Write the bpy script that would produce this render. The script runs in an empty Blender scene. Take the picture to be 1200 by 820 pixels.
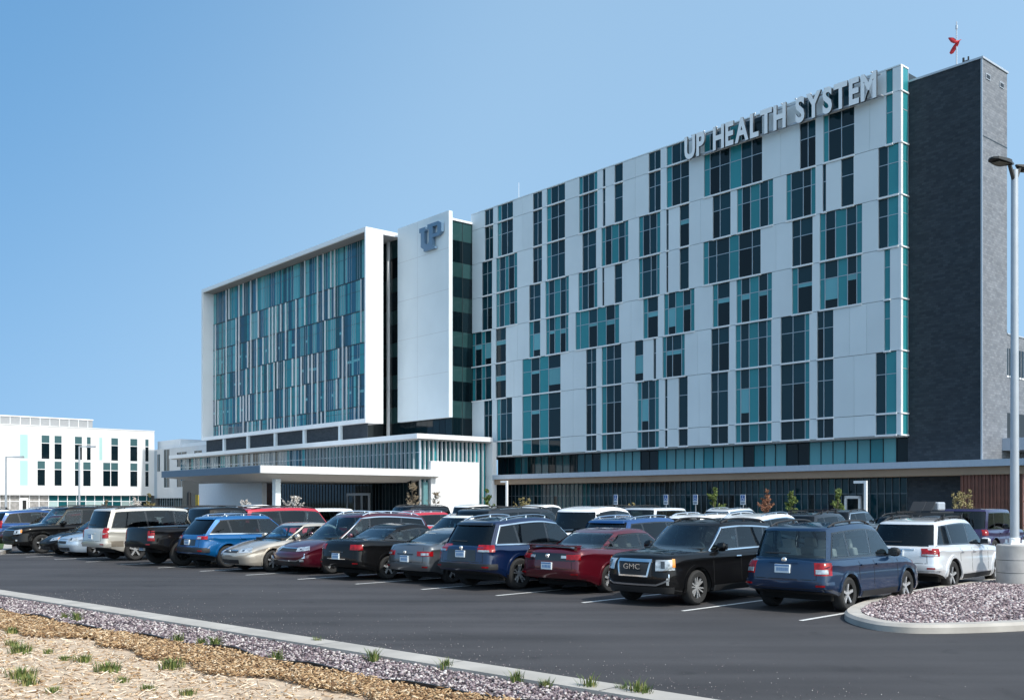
import bpy, bmesh, math, random
import numpy as np
from mathutils import Vector, Matrix
from mathutils.bvhtree import BVHTree

S = bpy.context.scene
C = S.collection
rnd = random.Random(11)
R = math.radians
CAM_H = 2.2

# ------------------------------------------------------------------ tagging
def tag(o, label=None, cat=None, group=None, kind=None):
    if label: o['label'] = label
    if cat: o['category'] = cat
    if group: o['group'] = group
    if kind: o['kind'] = kind
    return o

def thing(name, loc, rz=0.0, label=None, cat=None, group=None):
    o = bpy.data.objects.new(name, None)
    o.empty_display_size = 0.3
    o.location = loc; o.rotation_euler = (0, 0, rz)
    C.objects.link(o)
    return tag(o, label, cat, group)

# ------------------------------------------------------------------ materials
MATS = {}
def node(nt, t, **kw):
    n = nt.nodes.new(t)
    for k, v in kw.items():
        setattr(n, k, v)
    return n

def mat(name, col, rough=0.5, metal=0.0, spec=0.5, coat=0.0, var=0.0, vscale=3.0, bump=0.0, bscale=40.0, island=0.0, emit=None, warp=None):
    if name in MATS: return MATS[name]
    m = bpy.data.materials.new(name); m.use_nodes = True
    nt = m.node_tree; b = nt.nodes['Principled BSDF']
    b.inputs['Base Color'].default_value = (*col, 1)
    b.inputs['Roughness'].default_value = rough
    b.inputs['Metallic'].default_value = metal
    b.inputs['Specular IOR Level'].default_value = spec
    if coat:
        b.inputs['Coat Weight'].default_value = coat
        b.inputs['Coat Roughness'].default_value = 0.04
    L = nt.links
    src = None
    tc = node(nt, 'ShaderNodeTexCoord')
    if var:
        nz = node(nt, 'ShaderNodeTexNoise'); nz.inputs['Scale'].default_value = vscale; nz.inputs['Detail'].default_value = 6
        L.new(tc.outputs['Object'], nz.inputs['Vector'])
        mp = node(nt, 'ShaderNodeMapRange')
        mp.inputs['From Min'].default_value = 0.3; mp.inputs['From Max'].default_value = 0.7
        mp.inputs['To Min'].default_value = 1 - var; mp.inputs['To Max'].default_value = 1 + var
        L.new(nz.outputs['Fac'], mp.inputs['Value']); src = mp.outputs['Result']
    if island:
        g = node(nt, 'ShaderNodeNewGeometry')
        mp2 = node(nt, 'ShaderNodeMapRange')
        mp2.inputs['To Min'].default_value = 1 - island; mp2.inputs['To Max'].default_value = 1 + island
        L.new(g.outputs['Random Per Island'], mp2.inputs['Value'])
        if src:
            mu = node(nt, 'ShaderNodeMath', operation='MULTIPLY')
            L.new(src, mu.inputs[0]); L.new(mp2.outputs['Result'], mu.inputs[1]); src = mu.outputs[0]
        else: src = mp2.outputs['Result']
    if src:
        vm = node(nt, 'ShaderNodeVectorMath', operation='SCALE')
        vm.inputs[0].default_value = col
        L.new(src, vm.inputs['Scale']); L.new(vm.outputs['Vector'], b.inputs['Base Color'])
    if bump:
        nb = node(nt, 'ShaderNodeTexNoise'); nb.inputs['Scale'].default_value = bscale; nb.inputs['Detail'].default_value = 4
        L.new(tc.outputs['Object'], nb.inputs['Vector'])
        bp = node(nt, 'ShaderNodeBump'); bp.inputs['Strength'].default_value = bump; bp.inputs['Distance'].default_value = 0.02
        L.new(nb.outputs['Fac'], bp.inputs['Height']); L.new(bp.outputs['Normal'], b.inputs['Normal'])
    if emit:
        b.inputs['Emission Color'].default_value = (*emit[:3], 1); b.inputs['Emission Strength'].default_value = emit[3]
    MATS[name] = m
    return m

def brick_mat(name, c1, c2, mortar, bw=0.4, bh=0.2, rough=0.85, bump=0.4):
    m = bpy.data.materials.new(name); m.use_nodes = True
    nt = m.node_tree; b = nt.nodes['Principled BSDF']; L = nt.links
    tc = node(nt, 'ShaderNodeTexCoord'); sp = node(nt, 'ShaderNodeSeparateXYZ'); L.new(tc.outputs['Object'], sp.inputs[0])
    ad = node(nt, 'ShaderNodeMath', operation='ADD'); L.new(sp.outputs['X'], ad.inputs[0]); L.new(sp.outputs['Y'], ad.inputs[1])
    cb = node(nt, 'ShaderNodeCombineXYZ'); L.new(ad.outputs[0], cb.inputs['X']); L.new(sp.outputs['Z'], cb.inputs['Y'])
    br = node(nt, 'ShaderNodeTexBrick'); L.new(cb.outputs[0], br.inputs['Vector'])
    br.inputs['Color1'].default_value = (*c1, 1); br.inputs['Color2'].default_value = (*c2, 1); br.inputs['Mortar'].default_value = (*mortar, 1)
    br.inputs['Scale'].default_value = 1.0; br.inputs['Brick Width'].default_value = bw; br.inputs['Row Height'].default_value = bh
    br.inputs['Mortar Size'].default_value = 0.012; br.inputs['Bias'].default_value = 0.0
    nz = node(nt, 'ShaderNodeTexNoise'); nz.inputs['Scale'].default_value = 0.6; nz.inputs['Detail'].default_value = 8
    mpv = node(nt, 'ShaderNodeMapping'); mpv.inputs['Scale'].default_value = (1, 1, 3.0)
    L.new(tc.outputs['Object'], mpv.inputs['Vector']); L.new(mpv.outputs[0], nz.inputs['Vector'])
    mp = node(nt, 'ShaderNodeMapRange'); mp.inputs['From Min'].default_value = 0.3; mp.inputs['From Max'].default_value = 0.7
    mp.inputs['To Min'].default_value = 0.88; mp.inputs['To Max'].default_value = 1.12; L.new(nz.outputs['Fac'], mp.inputs['Value'])
    vm = node(nt, 'ShaderNodeVectorMath', operation='SCALE'); L.new(br.outputs['Color'], vm.inputs[0]); L.new(mp.outputs[0], vm.inputs['Scale'])
    L.new(vm.outputs[0], b.inputs['Base Color']); b.inputs['Roughness'].default_value = rough
    bp = node(nt, 'ShaderNodeBump'); bp.inputs['Strength'].default_value = bump; bp.inputs['Distance'].default_value = 0.02
    iv = node(nt, 'ShaderNodeMath', operation='SUBTRACT'); iv.inputs[0].default_value = 1; L.new(br.outputs['Fac'], iv.inputs[1])
    L.new(iv.outputs[0], bp.inputs['Height']); L.new(bp.outputs[0], b.inputs['Normal'])
    MATS[name] = m
    return m

def ramp_island_mat(name, stops, rough=0.85, trans=0.0):
    m = bpy.data.materials.new(name); m.use_nodes = True
    nt = m.node_tree; b = nt.nodes['Principled BSDF']; L = nt.links
    g = node(nt, 'ShaderNodeNewGeometry'); cr = node(nt, 'ShaderNodeValToRGB'); cr.color_ramp.interpolation = 'LINEAR'
    el = cr.color_ramp.elements
    el[0].position = stops[0][0]; el[0].color = (*stops[0][1], 1); el[1].position = stops[-1][0]; el[1].color = (*stops[-1][1], 1)
    for p, c in stops[1:-1]:
        e = el.new(p); e.color = (*c, 1)
    L.new(g.outputs['Random Per Island'], cr.inputs[0]); L.new(cr.outputs[0], b.inputs['Base Color'])
    b.inputs['Roughness'].default_value = rough
    MATS[name] = m
    return m

M_WHITE = mat('white_metal_panel', (0.66, 0.72, 0.745), 0.45, var=0.04, vscale=0.25, island=0.03)
M_WHITE2 = mat('white_trim', (0.78, 0.79, 0.80), 0.4, var=0.03, vscale=0.4)
M_GREYTRIM = mat('grey_aluminium', (0.45, 0.48, 0.52), 0.35, 0.3)
M_SOFFIT = mat('soffit_panel', (0.42, 0.40, 0.38), 0.6, var=0.05)
M_BROWN = mat('bronze_panel', (0.27, 0.19, 0.13), 0.6, var=0.08, vscale=0.5)
M_VIS = mat('vision_glass', (0.004, 0.029, 0.041), 0.04, spec=0.30, island=0.6)
M_VIS2 = mat('vision_glass_dark', (0.003, 0.010, 0.014), 0.05, spec=0.25, island=0.4)
M_NAVY = mat('navy_glass', (0.015, 0.085, 0.135), 0.05, spec=0.4, island=0.35)
M_TEAL = mat('teal_spandrel_glass', (0.030, 0.225, 0.255), 0.08, spec=0.35, island=0.14)
M_TEAL2 = mat('teal_dark_glass', (0.010, 0.075, 0.088), 0.06, spec=0.35, island=0.2)
M_TEALL = mat('light_teal_frit', (0.10, 0.32, 0.34), 0.15, spec=0.5, island=0.15)
M_BLIND = mat('roller_blind', (0.12, 0.34, 0.38), 0.3, island=0.15)
M_MULL = mat('mullion', (0.40, 0.46, 0.50), 0.35, 0.4)
M_DARKMULL = mat('dark_mullion', (0.03, 0.04, 0.045), 0.4, 0.3)
M_BRICK = brick_mat('dark_charcoal_brick', (0.017, 0.027, 0.038), (0.034, 0.045, 0.058), (0.022, 0.028, 0.034))
M_BRICKG = brick_mat('grey_and_sunlit_brick', (0.135, 0.15, 0.175), (0.20, 0.215, 0.24), (0.13, 0.14, 0.16))  # grey brick; also carries the sunlight on the tower's right side
M_CONC = mat('concrete', (0.40, 0.385, 0.36), 0.85, var=0.15, vscale=2.0, bump=0.15, bscale=60)
M_KERB = mat('kerb_concrete', (0.38, 0.355, 0.32), 0.85, var=0.16, vscale=1.6, bump=0.2, bscale=50)
M_GALV = mat('galvanised_pole', (0.42, 0.45, 0.48), 0.4, 0.35, var=0.05)
M_BLACKM = mat('black_metal', (0.015, 0.015, 0.016), 0.4, 0.2)
M_WOODR = mat('red_brown_slat', (0.16, 0.062, 0.042), 0.6, var=0.2, vscale=1.5, island=0.2)
M_PINKCAP = mat('slat_cap', (0.6, 0.45, 0.42), 0.6)

# ------------------------------------------------------------------ mesh builder
class MB:
    def __init__(s): s.v = []; s.f = []; s.m = []; s.sm = []
    def add(s, vs, fs, m=0, smooth=False):
        o = len(s.v); s.v += [tuple(p) for p in vs]
        for f in fs:
            s.f.append([i + o for i in f]); s.m.append(m); s.sm.append(smooth)
        return s
    def box(s, x0, y0, z0, x1, y1, z1, m=0):
        if x0 > x1: x0, x1 = x1, x0
        if y0 > y1: y0, y1 = y1, y0
        if z0 > z1: z0, z1 = z1, z0
        vs = [(x0,y0,z0),(x1,y0,z0),(x1,y1,z0),(x0,y1,z0),(x0,y0,z1),(x1,y0,z1),(x1,y1,z1),(x0,y1,z1)]
        return s.add(vs, [(0,3,2,1),(4,5,6,7),(0,1,5,4),(1,2,6,5),(2,3,7,6),(3,0,4,7)], m)
    def prism(s, poly, z0, z1, m=0):
        n = len(poly)
        vs = [(x, y, z0) for x, y in poly] + [(x, y, z1) for x, y in poly]
        fs = [tuple(range(n - 1, -1, -1)), tuple(range(n, 2 * n))] + [(i, (i+1) % n, n + (i+1) % n, n + i) for i in range(n)]
        return s.add(vs, fs, m)
    def prism_xz(s, poly, y0, y1, m=0):      # polygon in the x-z plane pushed along y
        n = len(poly)
        vs = [(x, y0, z) for x, z in poly] + [(x, y1, z) for x, z in poly]
        fs = [tuple(range(n)), tuple(range(2*n - 1, n - 1, -1))] + [(i, n + i, n + (i+1) % n, (i+1) % n) for i in range(n)]
        return s.add(vs, fs, m)
    def tube(s, p0, p1, r0, r1=None, n=8, m=0, cap=True, smooth=True):
        r1 = r0 if r1 is None else r1
        p0 = Vector(p0); p1 = Vector(p1); d = (p1 - p0)
        if d.length < 1e-6: return s
        d.normalize(); a = d.orthogonal().normalized(); b = d.cross(a)
        vs = []
        for p, r in ((p0, r0), (p1, r1)):
            for i in range(n):
                t = 2 * math.pi * i / n; vs.append(p + (a * math.cos(t) + b * math.sin(t)) * r)
        s.add(vs, [(i, (i+1) % n, n + (i+1) % n, n + i) for i in range(n)], m, smooth)
        if cap: s.add(vs, [tuple(range(n-1, -1, -1)), tuple(range(n, 2*n))], m)
        return s
    def path(s, pts, r, n=6, m=0):
        for a, b in zip(pts[:-1], pts[1:]): s.tube(a, b, r, r, n, m)
        return s
    def lathe(s, prof, n=24, m=0, axis='z', c=(0,0,0), smooth=True, closed=False):
        vs = []
        for r, h in prof:
            for i in range(n):
                t = 2 * math.pi * i / n; x, y = r * math.cos(t), r * math.sin(t)
                p = (x, y, h) if axis == 'z' else ((x, h, y) if axis == 'y' else (h, x, y))
                vs.append((p[0]+c[0], p[1]+c[1], p[2]+c[2]))
        fs = []
        for k in range(len(prof) - 1):
            for i in range(n):
                fs.append((k*n+i, k*n+(i+1) % n, (k+1)*n+(i+1) % n, (k+1)*n+i))
        return s.add(vs, fs, m, smooth)
    def build(s, name, mats, parent=None, angle=35, recalc=False, bevel=0):
        me = bpy.data.meshes.new(name)
        me.from_pydata(s.v, [], s.f)
        if not isinstance(mats, (list, tuple)): mats = [mats]
        for m in mats: me.materials.append(m)
        me.polygons.foreach_set('material_index', s.m)
        me.polygons.foreach_set('use_smooth', s.sm)
        if recalc:
            bm = bmesh.new(); bm.from_mesh(me); bmesh.ops.recalc_face_normals(bm, faces=bm.faces); bm.to_mesh(me); bm.free()
        if any(s.sm): me.set_sharp_from_angle(angle=R(angle))
        me.update()
        o = bpy.data.objects.new(name, me); C.objects.link(o)
        if parent is not None: o.parent = parent
        if bevel:
            md = o.modifiers.new('bevel', 'BEVEL'); md.width = bevel; md.segments = 2; md.limit_method = 'ANGLE'
        return o

# ------------------------------------------------------------------ camera geometry used for laying the site out
F = 1181.0; HOR = 588.0
def ground(px, py, z=0.0):
    d = (CAM_H - z) * F / (py - HOR)
    return Vector(((px - 600) / F * d, d, z))
def at_depth(px, d): return Vector(((px - 600) / F * d, d, 0))

# lot axes
VL = Vector((0.701, 0.713, 0)); RL = Vector((0.713, -0.701, 0))
HEAD_IN = math.atan2(0.713, 0.701); HEAD_OUT = HEAD_IN + math.pi
LOT0 = Vector((3.45, 20.38, 0))
def lot(r, v, z=0): return LOT0 + RL * r + VL * v + Vector((0, 0, z))

# building frame: x runs along the facade to the right, y into the building
B0 = Vector((32.0, 83.0, 0)); EX = Vector((0.650, -0.760, 0)); EY = Vector((0.760, 0.650, 0))
BROT = math.atan2(-0.760, 0.650)
def bx(px, y):
    a = (px - 600) / F
    return (a * (B0.y + 0.65 * y) - B0.x - 0.76 * y) / (0.65 + 0.76 * a)
def by(px, x):
    a = (px - 600) / F
    return (a * (B0.y - 0.76 * x) - B0.x - 0.65 * x) / (0.76 - 0.65 * a)
def bdepth(x, y): return B0.y - 0.76 * x + 0.65 * y
def bz(py, x, y): return CAM_H + (HOR - py) / F * bdepth(x, y)
def bw(x, y, z=0): return B0 + EX * x + EY * y + Vector((0, 0, z))
# ================================================================== HOSPITAL
hosp = thing('hospital_building', B0, BROT, 'large white and teal hospital block with glass wing, fin wall and dark brick tower', 'hospital')

XL = bx(552, 0)
ROWZ = [38.12, 36.09, 31.84, 27.55, 23.28, 19.0, 14.71, 9.53, 7.73]
WIN = {
 0: [(568,577.8,'dd'),(583,601,'tdd'),(624.4,635.1,'dd'),(640.6,662,'tdd'),(678.5,699.9,'tddt'),(706.2,709.3,'d'),(720,729.7,'d'),(760,774.1,'dd'),(781,807.4,'tdd'),(824.8,893,'tddTdd'),(937.2,955.6,'dd'),(964.7,1001,'tDD'),(1038,1046,'t')],
 2: [(564.6,576.6,'dd'),(581.4,606,'tdtdt'),(624.4,635,'dd'),(640.6,662,'tdd'),(682.3,698.5,'dD'),(704.7,736.2,'tdTdt'),(748.5,773.8,'tddt'),(780.6,783.4,'d'),(796.3,807.4,'b'),(835,856,'dD'),(863.5,905.8,'tdTdt'),(921.2,955.6,'tDdt'),(963.8,967.9,'d'),(985.5,1000.3,'d'),(1029,1052.9,'dT')],
 3: [(564.6,576.6,'dd'),(581.4,606,'tdTdt'),(620,633.4,'dD'),(639,666.5,'tdTdt'),(677.7,699.9,'tddt'),(705.5,708,'d'),(720,729,'d'),(748.5,773,'tDdt'),(780.6,783,'d'),(796.3,807,'d'),(824,891.3,'tdDTDd'),(928,952.2,'dD'),(960.4,1010.2,'tdTdt'),(1029,1052.6,'dT')],
 4: [(552.6,575.7,'tbtb'),(580.9,592.8,'b'),(620,633,'tb'),(639.7,666,'tbTbt'),(674.2,725.5,'tTbTbt'),(753.7,771,'tB'),(778,813.7,'tbTbt'),(835,855,'tB'),(862.8,904.5,'tbTbt'),(928,951.6,'tB'),(960.4,1009.4,'tBTbt'),(1036,1043,'t')],
 5: [(552.6,575.7,'tdtd'),(580.5,592.8,'b'),(612,656.8,'TbTB'),(686.7,698.7,'dd'),(705,728,'tdd'),(743.7,753.7,'b'),(765.6,768.7,'d'),(776.2,802.3,'tbBt'),(833.3,854.3,'dD'),(861.8,904,'tdTdt'),(914.7,948.4,'DDt'),(957.3,976.4,'dD'),(1036,1043,'t')],
 6: [(567,576.6,'dd'),(582,600,'tdd'),(612,656.8,'TbTD'),(686.7,698.7,'dd'),(705,728,'tdd'),(746.8,772,'tbdt'),(779,782,'d'),(795,805.7,'d'),(833,853,'dD'),(861.8,904,'tbTdt'),(914.7,948.4,'DDt'),(957.3,976.4,'dD'),(1026,1050.4,'dT')],
}
PW = {'t': .5, 'T': .95, 'd': .85, 'D': 1.3, 'b': .9, 'B': 1.3}
WMATS = [M_WHITE2, M_VIS, M_TEAL, M_MULL, M_BLIND, M_VIS2]

def window_mesh(x0, x1, zb, panes):
    # zb: list of z levels from the top down (one or two storey-high lights)
    m = MB(); y = 0.13
    tot = sum(PW[c] for c in panes)
    for za, zc in zip(zb[:-1], zb[1:]):
        top, bot = za - 0.05, zc + 0.10
        h = top - bot; x = x0
        tall = h > 2.6
        tr = top - h * (0.36 if tall else 0)
        for c in panes:
            w = (x1 - x0) * PW[c] / tot; a, b = x + 0.02, x + w - 0.02
            if c in 'tT':
                m.box(a, y, bot, b, y + .03, top, 2)
            else:
                k = 1 if rnd.random() < .75 else 5
                if tall:
                    m.box(a, y + .01, tr + .03, b, y + .04, top, 1)
                    if c in 'bB':
                        bl = rnd.choice((.08, .1, .12, .14, .45)) * h
                        m.box(a, y + .005, tr - bl, b, y + .04, tr - .03, 4)
                        m.box(a, y + .01, bot, b, y + .04, tr - bl - .01, 5)
                    else:
                        m.box(a, y + .01, bot, b, y + .04, tr - .03, k)
                else:
                    m.box(a, y + .01, bot, b, y + .04, top, 1)
            if x > x0 + .01: m.box(x - .03, y - .05, bot, x + .03, y + .03, top, 3)
            x += w
        if tall: m.box(x0, y - .03, tr - .03, x1, y + .012, tr + .03, 3)
        m.box(x0 - .03, -.10, zc - .06, x1 + .03, y + .02, zc + .09, 0)      # white ledge under the light
    # slim frame at the jambs
    m.box(x0 - .02, y - .09, zb[-1] + .1, x0 + .025, y + .03, zb[0] - .05, 3)
    m.box(x1 - .025, y - .06, zb[-1] + .1, x1 + .02, y + .03, zb[0] - .05, 3)
    return m

# cladding: white panels standing proud of the window plane
clad = MB()
clad.box(XL, .17, ROWZ[-1], -.02, 18, ROWZ[0] - .25, 1)          # body behind
clad.box(XL, -.02, ROWZ[0] + .003, -.0, .6, ROWZ[0] + .12, 0)     # parapet cap
clad.box(XL + .02, .10, ROWZ[-1] - .12, -.02, 17.9, ROWZ[-1] - .004, 2)   # soffit
GROUPS = {0: 0, 1: 0, 2: 2, 3: 3, 4: 4, 5: 5, 6: 6, 7: 6}
for r in range(8):
    zt, zb_ = ROWZ[r], ROWZ[r + 1]
    ws = sorted((bx(a, 0), bx(b, 0)) for a, b, p in WIN[GROUPS[r]])
    x = XL
    spans = []
    for a, b in ws:
        if a - x > .12: spans.append((x, a))
        x = b
    spans.append((x, 0.0))
    for a, b in spans:
        if r == 6 and a < XL + .1: pass
        n = max(1, round((b - a) / 1.9))
        for i in range(n):
            p, q = a + (b - a) * i / n, a + (b - a) * (i + 1) / n
            clad.box(p + (.0 if i == 0 else .009), 0.0 + rnd.uniform(0, .006), zb_ + .02, q - (.0 if i == n-1 else .009), .168, zt - .02, 0)
ward = clad.build('ward_block_cladding', [M_WHITE, M_DARKMULL, M_SOFFIT], hosp)
nwin = 0
for g, lst in WIN.items():
    for a, b, p in lst:
        z = {0: ROWZ[0:3], 2: ROWZ[2:4], 3: ROWZ[3:5], 4: ROWZ[4:6], 5: ROWZ[5:7], 6: ROWZ[6:9]}[g]
        window_mesh(bx(a, 0), bx(b, 0), z, p).build('window', WMATS, ward); nwin += 1
print('ward windows', nwin)

# glazed corner facing right
cg = MB()
for i in range(8):
    zt, zb_ = ROWZ[i], ROWZ[i+1]
    cg.box(-.05, .30, zb_ + .08, .03, 1.12, zt - .08, 1)
    cg.box(-.05, 0.0, zb_ + .02, .05, .30, zt - .02, 0)
    cg.box(-.05, -.08, zb_ - .05, .12, 1.2, zb_ + .07, 0)
    if zt - zb_ > 2.6: cg.box(-.03, .3, zt - 1.5, .045, 1.12, zt - 1.43, 2)
cg.box(-.05, 1.12, ROWZ[-1], .05, 1.19, ROWZ[0], 2)
cg.box(-.05, 0, ROWZ[0], .06, 1.2, ROWZ[0] + .125, 0)
cg.build('corner_glazing', [M_WHITE2, M_TEAL, M_MULL], hosp)

# brick tower
TX1 = 6.04
t = MB(); t.box(.0, 1.21, 0, TX1, 5.6, 37.0)
tower = t.build('brick_tower', M_BRICK, hosp)
# right side: the sunlight on it is put into a paler brick colour
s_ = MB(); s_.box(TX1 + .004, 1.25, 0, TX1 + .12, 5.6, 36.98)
s_.build('sunlit_side_wall', M_BRICKG, tower)
cp = MB(); cp.box(-.02, 1.13, 37.0, TX1 + .2, 5.7, 37.16); cp.box(TX1 + .0, 1.17, .1, TX1 + .14, 1.245, 36.99); cp.build('coping', M_GREYTRIM, tower)
for yy in (1.75, 4.2):
    v = MB(); v.box(TX1 + .1, yy, 35.55, TX1 + .17, yy + .75, 36.0, 0); v.box(TX1 + .16, yy + .08, 35.63, TX1 + .19, yy + .67, 35.92, 1)
    v.build('vent_opening', [M_GREYTRIM, M_BLACKM], tower)
jl = MB(); jl.box(TX1 + .10, 1.3, 30.9, TX1 + .135, 5.6, 30.98); jl.build('brick_joint', M_DARKMULL, tower)

# low storeys of the ward block
low = MB()
x0 = bx(588, 1.5)
low.box(x0 - 1, 2.6, 0, .0, 17, 5.0, 0)
low.box(x0 - 1, 1.7, 5.46, .0, 17, ROWZ[-1] - .13, 0)
low.build('ground_storey_wall', M_DARKMULL, hosp)
ub = MB(); n = 44
xs = [x0 + (0.0 - x0) * i / n for i in range(n + 1)]
for i in range(n):
    u = i / n
    k = (3 if u < .28 else 0)
    if i in (19, 20, 30, 34, 35, 43): k = 2
    elif u < .3 and i % 3 == 1: k = 2
    elif u > .3 and rnd.random() < .25: k = 1
    ub.box(xs[i] + .03, 1.6, 5.5, xs[i+1] - .03, 1.66, ROWZ[-1] - .14, k)
    ub.box(xs[i] - .02, 1.52, 5.5, xs[i] + .02, 1.66, ROWZ[-1] - .14, 4)
ub.build('clerestory_glazing', [M_TEALL, M_TEAL, M_VIS2, M_TEAL2, M_DARKMULL], hosp)
lg = MB(); n = 78
x0g = bx(592, 2.5)
for i in range(n):
    a, b = x0g + (.0 - x0g) * i / n, x0g + (.0 - x0g) * (i + 1) / n
    k = 1 if (i in range(12, 22) or i in (55, 56, 66)) else 0
    lg.box(a + .03, 2.45, .12, b - .03, 2.5, 2.9, k if rnd.random() < .9 else 2)
    lg.box(a + .03, 2.45, 2.96, b - .03, 2.5, 4.36, k)
    lg.box(a - .02, 2.34, .12, a + .02, 2.5, 4.36, 3)
lg.box(x0g, 2.42, 2.9, 0, 2.52, 2.96, 3)
lg.build('ground_glazing', [M_VIS, M_TEAL2, M_VIS2, mat('dull_mullion', (.17, .21, .24), .4, .3)], hosp)
dr = MB(); xa, xb = bx(990, 2.2), bx(1009, 2.2)
dr.box(xa, 2.1, .12, xa + .22, 2.3, 2.75); dr.box(xb - .22, 2.1, .12, xb, 2.3, 2.75); dr.box(xa, 2.1, 2.5, xb, 2.3, 2.75)
d_ = dr.build('door', M_WHITE2, hosp)
dg = MB(); dg.box(xa + .2, 2.24, .14, (xa + xb) / 2 - .03, 2.3, 2.5); dg.box((xa + xb) / 2 + .03, 2.24, .14, xb - .2, 2.3, 2.5); dg.build('door_leaf', M_VIS2, d_)
fa = MB(); xe = bx(1215, 1.0)
fa.box(x0 - .6, -1.0, 4.93, xe, 1.55, 5.45, 0)
fa.box(x0 - .6, -.7, 4.3, xe, 2.25, 4.925, 1)
xj = x0
while xj < xe:
    fa.box(xj - .01, -1.012, 4.93, xj + .01, -.9, 5.44, 2); xj += 3.2
fa.build('canopy_fascia', [mat('pale_blue_grey_metal', (0.40, 0.46, 0.54), 0.4, .2, var=.04), M_BROWN, M_GREYTRIM], hosp)

# ---- framed glass wing
WY = -8.5
wx1, wx0 = bx(428.5, WY), bx(236, WY)
wz0, wz1 = bz(495, wx1, WY), bz(265.5, wx1, WY)
wdep = by(449, wx1) - WY
print('wing', wx0, wx1, wz0, wz1, wdep)
fr = MB()
fr.box(wx0, WY, wz1 - .55, wx1, WY + 6, wz1, 0)                 # head
fr.box(wx0, WY, wz0, wx1, WY + wdep, wz0 + .55, 0)                # sill
fr.box(wx0, WY, wz0 + .55, wx0 + .5, WY + wdep, wz1 - .55, 0)
fr.box(wx1 - .28, WY, wz0 + .55, wx1, WY + wdep, wz1 - .55, 0)
fr.box(wx0 + .5, WY + .25, wz1 - .60, wx1 - .28, WY + 2.4, wz1 - .556, 1)
frame = fr.build('wing_frame', [M_WHITE2, mat('soffit_grey', (.2, .19, .185), .6)], hosp)
gy = WY + 1.9
gl = [wz1 - .6] + [bz(y, wx1 - .5, gy) for y in (321.5, 359.7, 398.3, 435.6, 473.8)] + [wz0 + .55]
ncol = 96; cw = (wx1 - .28 - wx0 - .5) / ncol
cols = [wx0 + .5 + cw * i for i in range(ncol + 1)]
prev = []
fin_runs = {}
for bi in range(6):
    zt, zb_ = gl[bi], gl[bi + 1]
    g = MB(); i = 0
    while i < ncol:
        w = rnd.choice((1, 1, 1, 2, 2)); w = min(w, ncol - i)
        k = rnd.choice((0, 0, 0, 0, 1, 1, 1, 2, 4, 4))
        a, b = cols[i], cols[i + w]
        g.box(a + .015, gy, zb_ + .06, b - .015, gy + .05, zt - .06, k)
        if k in (0, 3) and bi in (2, 3, 4) and rnd.random() < .3:
            hz = zt - (zt - zb_) * rnd.uniform(.45, .5)
            g.box(a + .02, gy - .012, hz - .35, b - .02, gy + .02, hz, 5)
        i += w
    g.box(cols[0], gy - .05, zb_ - .07, cols[-1], gy + .06, zb_ + .06, 6)
    zt3 = zt - (zt - zb_) * .36
    g.box(cols[0], gy - .014, zt3 - .025, cols[-1], gy + .02, zt3 + .025, 6)
    for c in cols[1:-1:1]:
        if rnd.random() < .5: g.box(c - .02, gy - .04, zb_ + .06, c + .02, gy + .01, zt - .06, 7)
    g.build('glazing_band', [M_NAVY, M_TEAL, M_TEAL2, M_VIS, M_TEALL, M_BLIND, M_DARKMULL, M_MULL], frame)
    cur = []
    for c in range(1, ncol):
        p = .62 if c in prev else .16
        if rnd.random() < p and (c - 1) not in cur: cur.append(c)
    for c in cur:
        if c in fin_runs and fin_runs[c][-1][1] == bi - 1 and c in prev: fin_runs[c][-1][1] = bi
        else: fin_runs.setdefault(c, []).append([bi, bi])
    prev = cur
nf = 0
for c, runs in fin_runs.items():
    for a, b in runs:
        if nf >= 98: continue
        f = MB(); f.box(cols[c] - .045, gy - .24, gl[b + 1] + .1, cols[c] + .045, gy - .06, gl[a] - .05)
        f.build('fin', M_WHITE2, frame); nf += 1
print('fins', nf)
bd = MB(); bd.box(wx0 + .1, gy + .07, 10.1, wx1 - 4.0, 14, wz1 - .5); bd.box(wx1 - 4.2, gy + .07, wz0 + .1, wx1 - .35, WY + wdep - .1, wz1 - .5)
bd.build('wing_core', M_DARKMULL, hosp)
# recessed terrace under the wing
tr = MB()
tr.box(wx0 + .6, WY + .6, 10.02, wx1 - .5, WY + .66, wz0 - .02, 1)
tr.build('terrace_wall', [M_WHITE2, M_BRICK], hosp)
for px in (262, 290, 322, 356, 398):
    c = MB(); xc = bx(px, WY + .3); c.box(xc - .28, WY + .25, 10.0, xc + .28, WY + .6, wz0); c.build('column', M_WHITE, hosp)

# ---- link block and fin wall
FY = -4.0
fx0, fx1 = bx(466, FY), bx(526, FY)
fz0, fz1 = bz(488.5, fx1, FY), bz(246.5, fx1, FY)
fy1 = by(530.3, fx1)
f = MB(); f.box(fx0, FY, fz0, fx1, fy1, fz1, 0)
for k in range(1, 5):
    zz = fz0 + (fz1 - fz0) * (k / 5 + .02); f.box(fx0 + .02, FY - .004, zz - .018, fx1 - .05, FY + .01, zz + .018, 1)
f.box((fx0*.6 + fx1*.4) - .015, FY - .004, fz0 + .1, (fx0*.6 + fx1*.4) + .015, FY + .01, fz1 - .1, 1)
finw = f.build('fin_wall', [M_WHITE, mat('panel_joint', (.45, .46, .47), .6)], hosp)
lk = MB(); ly0 = fy1 + .25; LZ = bz(269, fx1, 4)
print('link top', LZ, fz1)
lk.box(wx1 - 4.5, ly0 + .12, 10.0, fx1 - .55, 16, LZ, 0)
lk.box(wx1 - 4.5, ly0 - .05, LZ, fx1 - .35, 16.1, LZ + .25, 2)
zf = [LZ - .05, 34.5, 31.84, 30.0, 27.55, 25.7, 23.28, 21.4, 19.0, 17.1, 14.71, 12.6, 10.05]
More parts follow.
